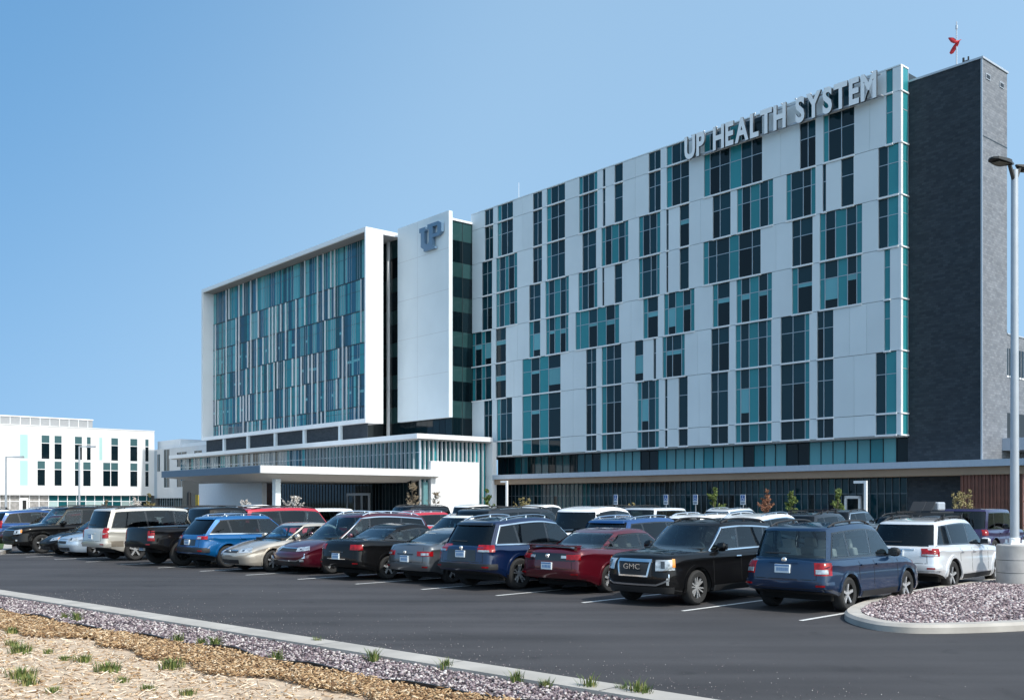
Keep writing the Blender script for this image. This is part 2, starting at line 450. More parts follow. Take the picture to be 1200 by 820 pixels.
for i in range(12):
    k = 1 if i % 2 == 0 else 3
    yy = ly0
    for j in range(10):
        ya, yb = ly0 + .1 + j * 1.55, ly0 + .1 + (j + 1) * 1.55
        lk.box(fx1 - .6, ya + .03, zf[i+1] + .03, fx1 - .5, yb - .03, zf[i] - .03, k)
    xa = wx1 - 4.4
    nn = 12
    for j in range(nn):
        p, q = xa + (fx1 - .5 - xa) * j / nn, xa + (fx1 - .5 - xa) * (j + 1) / nn
        lk.box(p + .03, ly0, zf[i+1] + .03, q - .03, ly0 + .1, zf[i] - .03, 3 if i % 2 else 1)
xm = bx(455.5, ly0 - .1)
lk.box(xm - .14, ly0 - .35, 10, xm + .14, ly0 + .02, LZ, 2)
for j in range(1, 10):
    yy = ly0 + .1 + j * 1.55
    lk.box(fx1 - .56, yy - .03, 10.05, fx1 - .46, yy + .03, LZ - .1, 4)
lk.build('glass_link', [M_DARKMULL, mat('muted_green_glass', (.018, .05, .052), .08, spec=.4, island=.3), M_WHITE2, M_VIS2, M_DARKMULL], hosp)
ph = MB(); ph.box(fx1 - 2.8, 9, LZ + .25, fx1 + 1.2, 14, LZ + 1.6); ph.build('rooftop_housing', M_WHITE2, hosp)

# ---- podium with oversailing roof
PY = -12.1
PXR = bx(488.5, PY)
PXL = bx(198, PY)
po = MB()
po.box(PXL, PY, 9.45, PXR, -.9, 10.0, 0)
po.box(PXL + .3, PY + .3, 9.32, PXR - .3, -.95, 9.448, 1)
po.box(PXR - 2.05, -1.0, 0, PXR, -.35, 9.45, 0)
proof = po.build('podium_roof', [M_WHITE2, M_SOFFIT], hosp)
pg = MB(); gy2 = PY + 1.2; gx = PXR - 1.2
n = 80
for i in range(n):
    a, b = PXL + 2 + (gx - PXL - 2) * i / n, PXL + 2 + (gx - PXL - 2) * (i + 1) / n
    px_u = i / n
    k = rnd.choice((0, 2, 2)) if px_u > .62 else rnd.choice((3, 3, 3, 4, 1, 0))
    pg.box(a + .03, gy2, 5.8, b - .03, gy2 + .05, 9.32, k)
    pg.box(a - .03, gy2 - (.3 if px_u > .62 else .05), 5.8, a + .03, gy2 + .04, 9.32, 5)
pg.box(PXL + 2, gy2 - .03, 7.9, gx, gy2 + .03, 7.98, 5)
n = 16
for i in range(n):
    a, b = gy2 + (-1.1 - gy2) * i / n, gy2 + (-1.1 - gy2) * (i + 1) / n
    pg.box(gx - .05, a + .03, .1, gx, b - .03, 9.32, rnd.choice((0, 2, 1, 2)))
    pg.box(gx - .04, a - .04, .1, gx + .3, a + .04, 9.32, 6)
pg.box(PXL + 2.5, gy2 + .1, .1, gx - .1, -1.2, 9.3, 7)
pg.build('podium_glazing', [M_VIS, M_TEAL, M_TEAL2, mat('pale_glass', (.16, .22, .25), .08, spec=.7, island=.25), M_NAVY, M_MULL, M_WHITE2, M_DARKMULL], hosp)
wl = MB(); wl.box(gx + .32, by(505, gx + .7), 0, gx + .72, by(561, gx + .7), 6.95)
wl.build('screen_wall', M_WHITE2, hosp)

jw = MB(); jw.box(PXR + .02, .6, 0, bx(592, 2.5) + .6, 1.2, 5.0); jw.box(PXR + .02, .55, 5.0, x0 + .4, 1.2, ROWZ[-1] - .15); jw.build('junction_wall', M_VIS2, hosp)
# ---- entrance canopy
cx1, cy0 = -51.4, -31.5
cx0 = bx(190, cy0)
cy1 = PY + 3.0
ca = MB()
ca.box(cx0, cy0, 5.15, cx1, cy1, 5.9, 0)
# tapered soffit
b0 = [(cx0 + .05, cy0 + .05, 5.145), (cx1 - .05, cy0 + .05, 5.145), (cx1 - .05, cy1, 5.145), (cx0 + .05, cy1, 5.145)]
b1 = [(cx0 + 6, cy0 + 3.2, 4.45), (cx1 - 2.6, cy0 + 3.2, 4.45), (cx1 - 2.6, cy1, 4.45), (cx0 + 6, cy1, 4.45)]
ca.add(b0 + b1, [(4,5,6,7), (0,1,5,4), (1,2,6,5), (2,3,7,6), (3,0,4,7)], 1)
ca.box(cx0 - .01, cy0 - .09, 5.12, cx1 - .02, cy0 - .003, 5.88, 2)  # front fascia strip: dark metal whose colour also holds the front's shade
can = ca.build('entrance_canopy', [M_WHITE2, M_SOFFIT, mat('shaded_fascia_metal', (.13, .185, .25), .45, .1)], hosp)
k = MB(); xc = bx(324, -28.6); k.box(xc - .36, -28.9, 0, xc + .36, -28.3, 4.6); k.build('column', M_WHITE, hosp)
xw0, xw1 = bx(233, -24), bx(307, -24)
k = MB(); k.box(xw0, -24, 0, xw1, -23.4, 4.55); k.build('entrance_wall', mat('grey_white_wall', (.62, .63, .65), .6, var=.04), hosp)
k = MB(); xs0, xs1 = bx(309, -20), bx(319, -20)
for i in range(8): k.box(xs0 + (xs1 - xs0) * i / 8 + .03, -20, 0, xs0 + (xs1 - xs0) * (i + 1) / 8 - .03, -19.8, 4.5)
k.build('timber_panel', M_WOODR, hosp)
eg = MB(); ey = PY + .2; n = 46
xg0, xg1 = bx(318, ey), gx - .2
for i in range(n):
    a, b = xg0 + (xg1 - xg0) * i / n, xg0 + (xg1 - xg0) * (i + 1) / n
    eg.box(a + .03, ey, .1, b - .03, ey + .05, 5.1, 0)
    eg.box(a - .03, ey - .06, .1, a + .03, ey + .04, 5.1, 1)
eg.build('entrance_glazing', [M_VIS2, M_DARKMULL], hosp)
xd0, xd1 = bx(407, ey - .2), bx(433, ey - .2)
dm = MB(); dm.box(xd0, ey - .3, 3.0, xd1, ey - .07, 3.3)
for q in (0, .34, .64, .96): dm.box(xd0 + (xd1 - xd0) * q, ey - .3, .12, xd0 + (xd1 - xd0) * q + .18, ey - .07, 3.0)
ed = dm.build('entrance_door', M_GREYTRIM, hosp)
for q in (.37, .67): 
    l = MB(); l.box(xd0 + (xd1 - xd0) * (q - .35), ey - .2, .14, xd0 + (xd1 - xd0) * (q - .05), ey - .1, 2.98); l.build('door_leaf', M_VIS2, ed)
kg = MB()
for px in (497, 512): 
    xx = cx1 - 1.2; yy = by(px, xx); kg.box(xx - .3, yy - .3, 0, xx + .3, yy + .3, 4.5)
kg.build('glazed_pier', mat('pier_teal', (.12, .25, .27), .25, island=.1), hosp)

# ================================================================== SIGNS ON THE HOSPITAL
def text_mesh(txt, size, ext, off=0.0):
    cu = bpy.data.curves.new('t', 'FONT'); cu.body = txt; cu.size = size; cu.extrude = ext; cu.offset = off; cu.resolution_u = 4
    o = bpy.data.objects.new('t', cu); C.objects.link(o)
    dg = bpy.context.evaluated_depsgraph_get(); me = bpy.data.meshes.new_from_object(o.evaluated_get(dg))
    bpy.data.objects.remove(o); bpy.data.curves.remove(cu)
    return me

sy = -.75
M_LETTER = mat('letter_metal', (.86, .87, .88), .4)
sx0, sx1 = bx(803, sy), bx(1030, sy)
zbase = bz(113.5, bx(1026, sy), sy)
hlet = 2.2
sign = thing('rooftop_sign', bw(sx0, sy, zbase), BROT, 'large pale metal capital letters along the roof edge of the tall block', 'sign')
txt = 'UP HEALTH SYSTEM'
adv = []; meshes = []
for ch in txt:
    if ch == ' ': meshes.append(None); adv.append(.42); continue
    me = text_mesh(ch, 1.0, .0, .028); xs = [v.co.x for v in me.vertices]; meshes.append((min(xs), max(xs))); adv.append(max(xs) - min(xs) + .095)
    bpy.data.meshes.remove(me)
capw = sum(adv); size = (sx1 - sx0) / capw
for ch, me0, a, i in zip(txt, meshes, adv, range(len(txt))):
    if ch == ' ': continue
    x = sum(adv[:i]) * size
    me = text_mesh(ch, 1.0, .0, .0); zs = [v.co.y for v in me.vertices]; H0 = 0.729; bpy.data.meshes.remove(me)
    me = text_mesh(ch, 1.0, .055, .034)
    me.materials.clear(); me.materials.append(M_LETTER)
    o = bpy.data.objects.new('letter', me); C.objects.link(o); o.parent = sign
    o.scale = (size, hlet / H0, 2.0); o.rotation_euler = (R(90), 0, 0)
    o.location = (x - me0[0] * size, 0, 0)
    me.materials.append(mat('letter_return', (.05, .06, .07), .5))
    for p in me.polygons: p.use_smooth = False; p.material_index = 0 if p.normal.z > .9 else 1
rl = MB(); rl.box(0, .28, .05, sx1 - sx0, .40, .2); rl.box(0, .28, 1.8, sx1 - sx0, .36, 1.9)
for i in range(9):
    q = (sx1 - sx0) * i / 8; rl.box(q - .05, .3, .08, q + .05, .8, .18)
rl.build('support_rail', M_GREYTRIM, sign)
for i in range(14):
    q = (sx1 - sx0) * (i + .5) / 14
    l = MB(); l.tube((q, .5, 1.9), (q, .2, 2.2), .02); l.box(q - .08, .08, 2.18, q + .08, .22, 2.26)
    l.build('sign_lamp', M_WHITE2, sign)

# monogram on the fin wall
ux0, ux1 = bx(492.5, FY - .3), bx(518.5, FY - .3)
uz1, uz0 = bz(262, bx(515, FY), FY), bz(292, bx(503, FY), FY)
logo = thing('monogram_sign', bw(ux0, FY - .02, uz0), BROT, 'blue grey joined U and P block letters mounted on the tall blank fin wall', 'sign')
W_, H_ = ux1 - ux0, uz1 - uz0
def pw(pts): return [(x * W_, z * H_) for x, z in pts]
lm = MB()
M_LOGO = mat('logo_blue_grey', (.13, .22, .32), .4, .2)
polys = [
 [(0,.80),(.0,1.0),(.28,1.0),(.28,.80),(.235,.80),(.235,.30),(.07,.30),(.07,.80)],        # left stem with slab serif
 [(.07,.30),(.235,.30),(.30,.19),(.40,.19),(.44,.30),(.61,.30),(.61,.0),(.20,.0),(.07,.13)],  # bowl of the U
 [(.44,.30),(.61,.30),(.61,.80),(.61,1.06),(.37,1.06),(.37,.86),(.44,.86)],          # shared stem
 [(.61,.90),(.61,1.06),(.86,1.06),(1.0,.94),(1.0,.56),(.86,.42),(.61,.42),(.61,.57),(.79,.57),(.82,.61),(.82,.87),(.79,.90)],   # bowl of the P
 [(.40,.0),(.70,.0),(.70,-.10),(.20,-.10),(.20,0)],
]
for p in polys: lm.prism_xz(pw(p), -.45, -.05)
lm.build('letter', M_LOGO, logo, recalc=True)
for qx, qz in ((.1, .1), (.5, .5)):
    lh = MB(); lh.box(qx*W_, -.06, qz*H_, (qx+.04)*W_, .03, (qz+.1)*H_); lh.build('bracket', M_GREYTRIM, logo)

# ================================================================== ROOF ODDS AND ENDS
fx, fy = bx(1121, 3.4), 3.4
ws = thing('windsock', bw(fx, fy, 37.16), BROT, 'limp red windsock on a thin mast on top of the dark brick tower', 'windsock')
m = MB(); m.tube((0,0,0), (0,0,4.5), .06, .045); m.tube((0,0,3.9),(0,0,4.2),.09,.09); m.build('mast', M_GREYTRIM, ws)
sk = MB()
def sock(pts, rad):
    vs = []; n = 10
    for (p, r) in zip(pts, rad):
        for i in range(n):
            t = 2*math.pi*i/n; vs.append((1.2*(p[0] + r*math.cos(t)), 1.2*(p[1] + r*.8*math.sin(t)*.7), .9 + 1.2*(p[2] + r*.45*math.sin(t))))
    fs = [(k*n+i, k*n+(i+1) % n, (k+1)*n+(i+1) % n, (k+1)*n+i) for k in range(len(pts)-1) for i in range(n)]
    sk.add(vs, fs, 0, True)
sock([(-.55,0,2.1),(-.38,0,1.98),(-.2,0,1.75),(.0,0,1.6),(.2,0,1.66),(.28,0,1.66)], [.05,.16,.2,.2,.14,.03])
sock([(.1,0,1.62),(-.06,.05,1.45),(-.2,.05,1.25),(-.3,0,1.05),(-.32,0,.92)], [.12,.2,.22,.2,.1])
sk.build('sock', mat('red_fabric', (.5, .02, .025), .7, var=.2), ws)
bc = thing('roof_beacon', bw(bx(1132, 1.8), 1.8, 37.16), BROT, 'small dark beacon on the roof edge of the brick tower', 'beacon')
m = MB(); m.tube((0,0,0),(0,0,.25),.05); m.box(-.25,-.1,.25,.25,.1,.33); m.tube((-.2,0,.33),(-.2,0,.62),.09); m.tube((.2,0,.33),(.2,0,.6),.07); m.build('lamp_head', M_BLACKM, bc)
an = MB(); xa_ = bx(608, 5); an.tube((0,0,0),(0,0,bz(213, xa_, 5) - 38.0),.045,.02); an.box(-.15,-.15,0,.15,.15,.15)
o = an.build('roof_antenna', M_WHITE2); o.location = bw(xa_, 5, 37.87); tag(o, 'thin white antenna mast on the roof of the tall ward block', 'antenna')

# ================================================================== NEIGHBOURING BUILDINGS
# white annex on the left: lit face looks right
AY0 = None
ann_c = at_depth(181, 186); rel = ann_c - B0
ax, ay = rel.dot(EX), rel.dot(EY)
ann = thing('annex_building', bw(ax, ay), BROT, 'low white three storey annex with tall dark window strips left of the hospital', 'building')
def apy(px): return by(px, ax) - ay
def az(py, px): return bz(py, ax, by(px, ax))
ztop = az(505.5, 181); zw0 = az(580, 60)
ylen = apy(-60)
a = MB(); a.box(-26, ylen, zw0, 0, 0, ztop, 0); a.box(-26, ylen, ztop, .06, .04, ztop + .15, 0)
a.box(-25.5, ylen, 0, -.7, -.02, zw0 - .003, 1); a.box(-2.5, -.018, 0, .6, .55, zw0 - .003, 1)
aw = a.build('annex_wall', [mat('annex_white', (.66, .66, .655), .6, var=.04, vscale=.3), mat('annex_base', (.12, .12, .12), .7)], ann)
A_UP = [(108,150,'t'),(225,267,'d'),(295,333,'d'),(405,443,'d'),(470,490,'d'),(537,553,'t'),(602,638,'d'),(705,742,'d'),(786,803,'d')]
A_LO = [(108,150,'t'),(203,243,'d'),(295,333,'d'),(405,424,'d'),(450,490,'d'),(558,638,'w'),(705,742,'d'),(786,803,'d')]
zu1, zu0, zl1, zl0 = az(460+232/4.615, 60), az(460+358/4.615, 60), az(460+371/4.615, 60), az(460+502/4.615, 60)
for lst, z1, z0 in ((A_UP, zu1, zu0), (A_LO, zl1, zl0)):
    for xa, xb, k in lst:
        ya, yb = apy(xa / 4.615), apy(xb / 4.615); w = MB()
        if k == 't': w.box(-.1, ya, z0, .012, yb, z1, 2)
        else:
            zt = z1 - (z1 - z0) * .33
            w.box(-.1, ya, zt + .05, .008, yb, z1, 1); w.box(-.1, ya, z0, .008, yb, zt - .05, 0); w.box(-.1, ya, zt - .05, .03, yb, zt + .05, 3)
            if k == 'w': ym = (ya + yb) / 2; w.box(-.1, ym - .06, z0, .035, ym + .06, z1, 3)
            w.box(-.1, ya - .1, z0 - .08, .06, yb + .1, z0, 3)
        w.build('window', [M_VIS2, mat('teal_top_light', (.05, .11, .12), .2), mat('pale_aqua_panel', (.36, .55, .53), .3), M_WHITE2], aw)
sc = MB(); ys1, ys0 = apy(112), ylen
sc.box(-6, ys0, ztop + .15, -1.6, ys1, ztop + 1.55, 0); sc.box(-6.1, ys0, ztop + 1.55, -1.5, ys1 + .1, ztop + 1.75, 1)
y = ys0
while y < ys1:
    sc.box(-1.6, y - .04, ztop + .15, -1.55, y + .04, ztop + 1.55, 1); y += 1.6
sc.build('roof_screen', [mat('louvre_grey', (.30, .31, .32), .6, var=.05), M_WHITE2], ann)
gs = MB(); y = ylen; i = 0
while y < -.6:
    k = rnd.choice((0, 1, 1, 2)) if y > apy(58) else 3
    gs.box(-.72, y + .06, .1, -.6, min(y + 1.5, -.4), 2.3, k); gs.box(-.72, y + .06, 2.4, -.6, min(y + 1.5, -.4), zw0 - .05, 0 if k != 3 else 3)
    gs.box(-.7, y - .05, .1, -.5, y + .05, zw0 - .05, 4); y += 1.55
gs.box(-.7, ylen, 2.3, -.55, -.4, 2.4, 4)
gs.build('ground_glazing', [M_TEAL2, mat('pale_shop_glass', (.26, .35, .35), .2, island=.4), M_VIS2, mat('stone_base', (.27, .26, .25), .9, var=.3, vscale=2), M_WHITE2], ann)
dd = MB(); ya, yb = apy(24.5), apy(34); dd.box(-.6, ya, 0, -.42, yb, 2.9, 0); dd.box(-.43, ya + .35, .05, -.40, yb - .3, 2.5, 1); dd.build('door', [M_WHITE2, M_BLACKM], ann)
# shaded part facing forward, running behind the hospital podium
sh_d = MB(); sz = az(527, 183)
RL_ = 24.0; sh_d.box(.0, .02, 2.9, RL_, 9, sz, 0); sh_d.box(-1, 1.0, sz, 9.5, 9, sz + 1.6, 1); sh_d.box(9.5, 1.2, sz, RL_, 9, sz + .7, 1); sh_d.box(.2, .6, 0, RL_, 8, 2.9, 2)
sh_d.box(.0, -.02, 2.9, 1.2, .018, sz - .25, 4)
n = 24
for i in range(n): sh_d.box(.3 + i * 1.05, .5, .1, .3 + i * 1.05 + .08, .62, 2.9, 3)
shp = sh_d.build('rear_range_wall', [mat('shade_cladding', (.62, .62, .62), .6, var=.05, vscale=.4), M_WHITE2, M_VIS2, M_MULL, mat('blue_grey_pier', (.35, .42, .48), .5)], ann)
for (x0_, x1_, z0_, z1_) in ((1.5,2.6,.55,.9),(4.6,7.0,.55,.98),(4.6,7.0,.22,.45),(10.5,14.6,.22,.45),(10.5,14.6,.62,.9),(18,21,.55,.9)):
    w = MB(); hh = sz - 2.9
    w.box(x0_, -.02, 2.9 + hh * z0_, x1_, .05, 2.9 + hh * z1_, 0)
    w.box((x0_+x1_)/2 - .05, -.05, 2.9 + hh * z0_, (x0_+x1_)/2 + .05, 0, 2.9 + hh * z1_, 1)
    w.build('window', [M_VIS, M_MULL], shp)

# brick building at the right edge
rx = 5.9; ry0 = 6.2
rb = thing('brick_building', bw(rx, ry0), BROT, 'grey brick building with narrow windows behind the lamp post at right edge', 'building')
zt = bz(392, rx, by(1181, rx))
b_ = MB(); b_.box(-4, 0, 0, 0, 60, zt, 0); b_.box(-4, 0, zt, .06, 60, zt + .12, 1)
b_w = b_.build('brick_wall', [M_BRICKG, M_GREYTRIM], rb)
for p0, p1 in ((1176.5, 1178), (1179, 1181.5), (1182.6, 1184.6), (1194, 1196), (1197, 1199.5)):
    w = MB(); w.box(-.1, by(p0, rx) - ry0, bz(440, rx, by(1181, rx)), .02, by(p1, rx) - ry0, bz(408, rx, by(1181, rx)), 0)
    w.box(-.1, by(p0, rx) - ry0, bz(442, rx, by(1181, rx)), .06, by(p1, rx) - ry0, bz(440, rx, by(1181, rx)), 1); w.build('window', [M_VIS2, M_WHITE2], b_w)
g = MB(); yA, yB = by(1175.5, rx) - ry0, by(1215, rx) - ry0
g.box(-.1, yA, bz(520, rx, by(1185, rx)), .03, yB, bz(484, rx, by(1185, rx)), 0); g.build('loading_bay', M_BLACKM, rb)
g = MB(); g.box(-.1, -1.5, bz(529, rx, by(1185, rx)), 3.2, yB, bz(515, rx, by(1185, rx))); g.build('awning', mat('awning_blue_grey', (.36, .42, .5), .5), rb)

# red brown slatted fence under the canopy at right
xf0, xf1 = bx(1126, -.4), bx(1200, -.4)
fn = thing('slatted_fence', bw(xf0, -.4), BROT, 'red brown vertical slat screen fence beside the dark brick wall', 'fence')
pn = MB(); n = 34
for i in range(n):
    x = (xf1 - xf0) * i / n; pn.box(x, -.06 - (i % 2) * .07, .05, x + (xf1 - xf0) / n * .72, .06, bz(556, xf0, -.4), 0)
    if i % 2: pn.box(x, -.14, bz(556, xf0, -.4) + .003, x + (xf1 - xf0) / n * .72, .07, bz(556, xf0, -.4) + .08, 1)
pn.build('slat_panel', [M_WOODR, M_PINKCAP], fn)
pr = MB()
for z in (.4, 2.2): pr.box(0, .07, z, xf1 - xf0, .14, z + .1)
pr.build('rail', M_BLACKM, fn)
# ================================================================== CARS
def glass_mat(name, tint, refl=1.0):
    m = bpy.data.materials.new(name); m.use_nodes = True; nt = m.node_tree; L = nt.links
    nt.nodes.remove(nt.nodes['Principled BSDF']); out = nt.nodes['Material Output']
    tr = node(nt, 'ShaderNodeBsdfTransparent'); tr.inputs[0].default_value = (*tint, 1)
    gl = node(nt, 'ShaderNodeBsdfGlossy'); gl.inputs['Roughness'].default_value = .02; gl.inputs[0].default_value = (.92, .97, 1, 1)
    fr = node(nt, 'ShaderNodeFresnel'); fr.inputs['IOR'].default_value = 1.52
    mu = node(nt, 'ShaderNodeMath', operation='MULTIPLY'); mu.inputs[1].default_value = refl; mu.use_clamp = True; L.new(fr.outputs[0], mu.inputs[0])
    mx = node(nt, 'ShaderNodeMixShader'); L.new(mu.outputs[0], mx.inputs[0]); L.new(tr.outputs[0], mx.inputs[1]); L.new(gl.outputs[0], mx.inputs[2]); L.new(mx.outputs[0], out.inputs['Surface'])
    MATS[name] = m; return m
M_GLASS = glass_mat('tinted_car_glass', (.08, .095, .10), .85)
M_GLASSF = glass_mat('windscreen_glass', (.66, .84, .86), 1.15)
M_GLASST = glass_mat('clear_side_glass', (.74, .86, .87), 1.15)
M_LENSD = mat('lamp_bowl_dark', (.02, .022, .025), .1, coat=1.0)
M_SEAT = mat('seat_fabric', (.07, .068, .066), .8)
M_SEATL = mat('seat_fabric_grey', (.24, .235, .225), .8)
M_TYRE = mat('tyre_rubber', (0.018, 0.018, 0.018), 0.85, bump=0.3, bscale=60)
M_RIM = mat('alloy_rim', (0.56, 0.57, 0.58), 0.25, 0.55)
M_RIMD = mat('dark_rim', (0.03, 0.03, 0.032), 0.35, 0.6)
M_BRAKE = mat('brake_disc', (0.06, 0.06, 0.06), 0.5, 0.5)
M_PLAST = mat('black_plastic', (0.018, 0.018, 0.019), 0.55)
M_GLOSSB = mat('gloss_black', (0.008, 0.008, 0.009), 0.15, coat=0.5)
M_CHROME = mat('chrome', (0.72, 0.74, 0.76), 0.12, 1.0)
M_RED = mat('tail_red', (0.24, 0.004, 0.007), 0.15, spec=.3, coat=0.35, var=.45, vscale=12)
M_CLEAR = mat('headlamp_clear', (0.40, 0.43, 0.45), 0.08, 0.35, coat=1.0, var=.6, vscale=9)
M_AMBER = mat('amber_lens', (0.75, 0.25, 0.03), 0.15, coat=0.6)
M_PLATE = mat('plate_white', (0.62, 0.68, 0.72), 0.4)
M_PLATEB = mat('plate_blue', (0.10, 0.22, 0.42), 0.4)
M_WELL = mat('wheel_well', (0.006, 0.006, 0.006), 0.95)
M_SEAM = mat('panel_seam', (0.008, 0.008, 0.008), 0.8)

PAINTS = {}
def paint(name, col, metal=0.35, rough=0.28):
    if name not in PAINTS:
        m = mat('paint_' + name, col, rough, metal, spec=.05 if max(col) < .03 else .4, coat=.55 if max(col) < .006 else 1.0)
        PAINTS[name] = m
    return PAINTS[name]
paint('black', (0.004, 0.004, 0.0045), 0, .5)
paint('charcoal', (0.020, 0.022, 0.026), .4)
paint('blue', (0.003, 0.095, 0.27), .4)
paint('navy', (0.0025, 0.012, 0.050), .3)
paint('forester_blue', (0.002, 0.019, 0.058), .35)
paint('champagne', (0.50, 0.45, 0.38), .55)
paint('burgundy', (0.060, 0.003, 0.010), .35)
paint('dark_red', (0.085, 0.0035, 0.010), .3)
paint('red', (0.45, 0.015, 0.03), .2)
paint('silver', (0.70, 0.71, 0.72), .35)
paint('grey', (0.13, 0.14, 0.15), .6)
paint('white', (0.78, 0.78, 0.77), .0)
paint('tan', (0.56, 0.53, 0.47), .4)
paint('brownbeige', (0.26, 0.225, 0.18), .4)
paint('ice', (0.42, 0.50, 0.58), .5)
paint('purple', (0.03, 0.016, 0.075), .4)
paint('midblue', (0.008, 0.055, 0.19), .4)

def pchip(pts):
    xs = [p[0] for p in pts]; ys = [p[1] for p in pts]; n = len(xs)
    h = [xs[i+1] - xs[i] for i in range(n-1)]; d = [(ys[i+1] - ys[i]) / h[i] for i in range(n-1)]
    m = [d[0]] + [0 if d[i-1] * d[i] <= 0 else 2 / (1/d[i-1] + 1/d[i]) for i in range(1, n-1)] + [d[-1]]
    def f(x):
        if x <= xs[0]: return ys[0]
        if x >= xs[-1]: return ys[-1]
        i = max(k for k in range(n-1) if xs[k] <= x)
        t = (x - xs[i]) / h[i]
        return (ys[i]*(1+2*t)*(1-t)**2 + h[i]*m[i]*t*(1-t)**2 + ys[i+1]*t*t*(3-2*t) + h[i]*m[i+1]*t*t*(t-1))
    return f
def sstep(a, b, x):
    t = min(1, max(0, (x - a) / (b - a))); return t * t * (3 - 2 * t)
def lerp(a, b, t): return a + (b - a) * t

BASE = {
 'suv': dict(L=4.75, W=1.86, H=1.72, R=.36, wb=2.80, ro=.95, gc=.25, belt=[(0,1.00),(.25,1.07),(1.5,1.06),(3.3,1.02),(3.75,.99),(4.35,.93),(4.62,.84),(4.75,.72)],
     cowl=3.62, wtop=2.72, wz=1.63, peak=1.9, rtop=.42, rz=1.60, rbase=.10, bp=2.15, cp=1.12, tuck=.77, rbz=.46, fbz=.24),
 'wagon': dict(L=4.56, W=1.80, H=1.68, R=.335, wb=2.615, ro=.93, gc=.24, belt=[(0,.95),(.2,1.00),(1.5,1.00),(3.1,.98),(3.6,.95),(4.15,.88),(4.43,.78),(4.56,.66)],
     cowl=3.48, wtop=2.62, wz=1.58, peak=1.8, rtop=.34, rz=1.58, rbase=.14, bp=1.98, cp=1.08, tuck=.80, rbz=.42, fbz=.24),
 'bigsuv': dict(L=5.2, W=2.0, H=1.90, R=.39, wb=3.0, ro=1.15, gc=.33, belt=[(0,1.10),(.25,1.15),(2,1.15),(3.6,1.13),(4.1,1.12),(4.8,1.07),(5.1,.99),(5.2,.85)],
     cowl=3.92, wtop=3.28, wz=1.82, peak=2.2, rtop=.32, rz=1.82, rbase=.10, bp=2.55, cp=1.55, tuck=.82, rbz=.50, fbz=.34),
 'pickup': dict(L=5.75, W=2.0, H=1.92, R=.40, wb=3.6, ro=1.2, gc=.38, belt=[(0,1.22),(.2,1.24),(2,1.24),(4.2,1.20),(4.7,1.18),(5.4,1.12),(5.65,1.02),(5.75,.85)],
     cowl=4.42, wtop=3.78, wz=1.84, peak=3.0, rtop=2.16, rz=1.84, rbase=2.02, bp=3.05, cp=2.2, tuck=.82, rbz=.52, fbz=.36, bed=(0.10, 1.93)),
 'sedan': dict(L=4.85, W=1.83, H=1.46, R=.325, wb=2.75, ro=1.08, gc=.19, belt=[(0,.90),(.10,.99),(.45,1.03),(1.0,1.01),(2,.95),(3.2,.93),(3.75,.88),(4.4,.78),(4.72,.67),(4.85,.55)],
     cowl=3.70, wtop=2.78, wz=1.40, peak=2.2, rtop=1.50, rz=1.39, rbase=.72, bp=2.30, cp=1.35, tuck=.76, rbz=.36, fbz=.20),
 'coupe': dict(L=4.4, W=1.74, H=1.39, R=.315, wb=2.57, ro=.90, gc=.18, belt=[(0,.86),(.08,.97),(.4,1.00),(1.0,.98),(2,.92),(3.0,.90),(3.5,.84),(4.0,.75),(4.28,.64),(4.4,.52)],
     cowl=3.30, wtop=2.40, wz=1.34, peak=1.9, rtop=1.15, rz=1.31, rbase=.28, bp=1.62, cp=.9, tuck=.76, rbz=.34, fbz=.19),
 'hatch': dict(L=4.2, W=1.75, H=1.50, R=.315, wb=2.6, ro=.68, gc=.18, belt=[(0,.92),(.15,.98),(1.0,.98),(2.6,.93),(3.1,.89),(3.75,.80),(4.08,.68),(4.2,.55)],
     cowl=3.18, wtop=2.22, wz=1.43, peak=1.6, rtop=.40, rz=1.40, rbase=.10, bp=1.75, cp=.85, tuck=.78, rbz=.36, fbz=.20),
 'minivan': dict(L=5.17, W=2.0, H=1.76, R=.35, wb=3.09, ro=1.05, gc=.20, belt=[(0,.98),(.2,1.02),(2,1.02),(3.6,.99),(4.15,.95),(4.75,.86),(5.05,.75),(5.17,.60)],
     cowl=4.30, wtop=3.10, wz=1.68, peak=2.2, rtop=.42, rz=1.64, rbase=.10, bp=2.72, cp=1.55, tuck=.78, rbz=.40, fbz=.22),
 'jeep': dict(L=4.3, W=1.86, H=1.86, R=.41, wb=2.95, ro=.72, gc=.42, belt=[(0,1.10),(.1,1.14),(1.5,1.14),(2.6,1.13),(3.0,1.12),(3.9,1.10),(4.2,1.05),(4.3,.9)],
     cowl=2.86, wtop=2.62, wz=1.80, peak=1.5, rtop=.14, rz=1.82, rbase=.06, bp=1.75, cp=.85, tuck=.92, rbz=.55, fbz=.5),
}

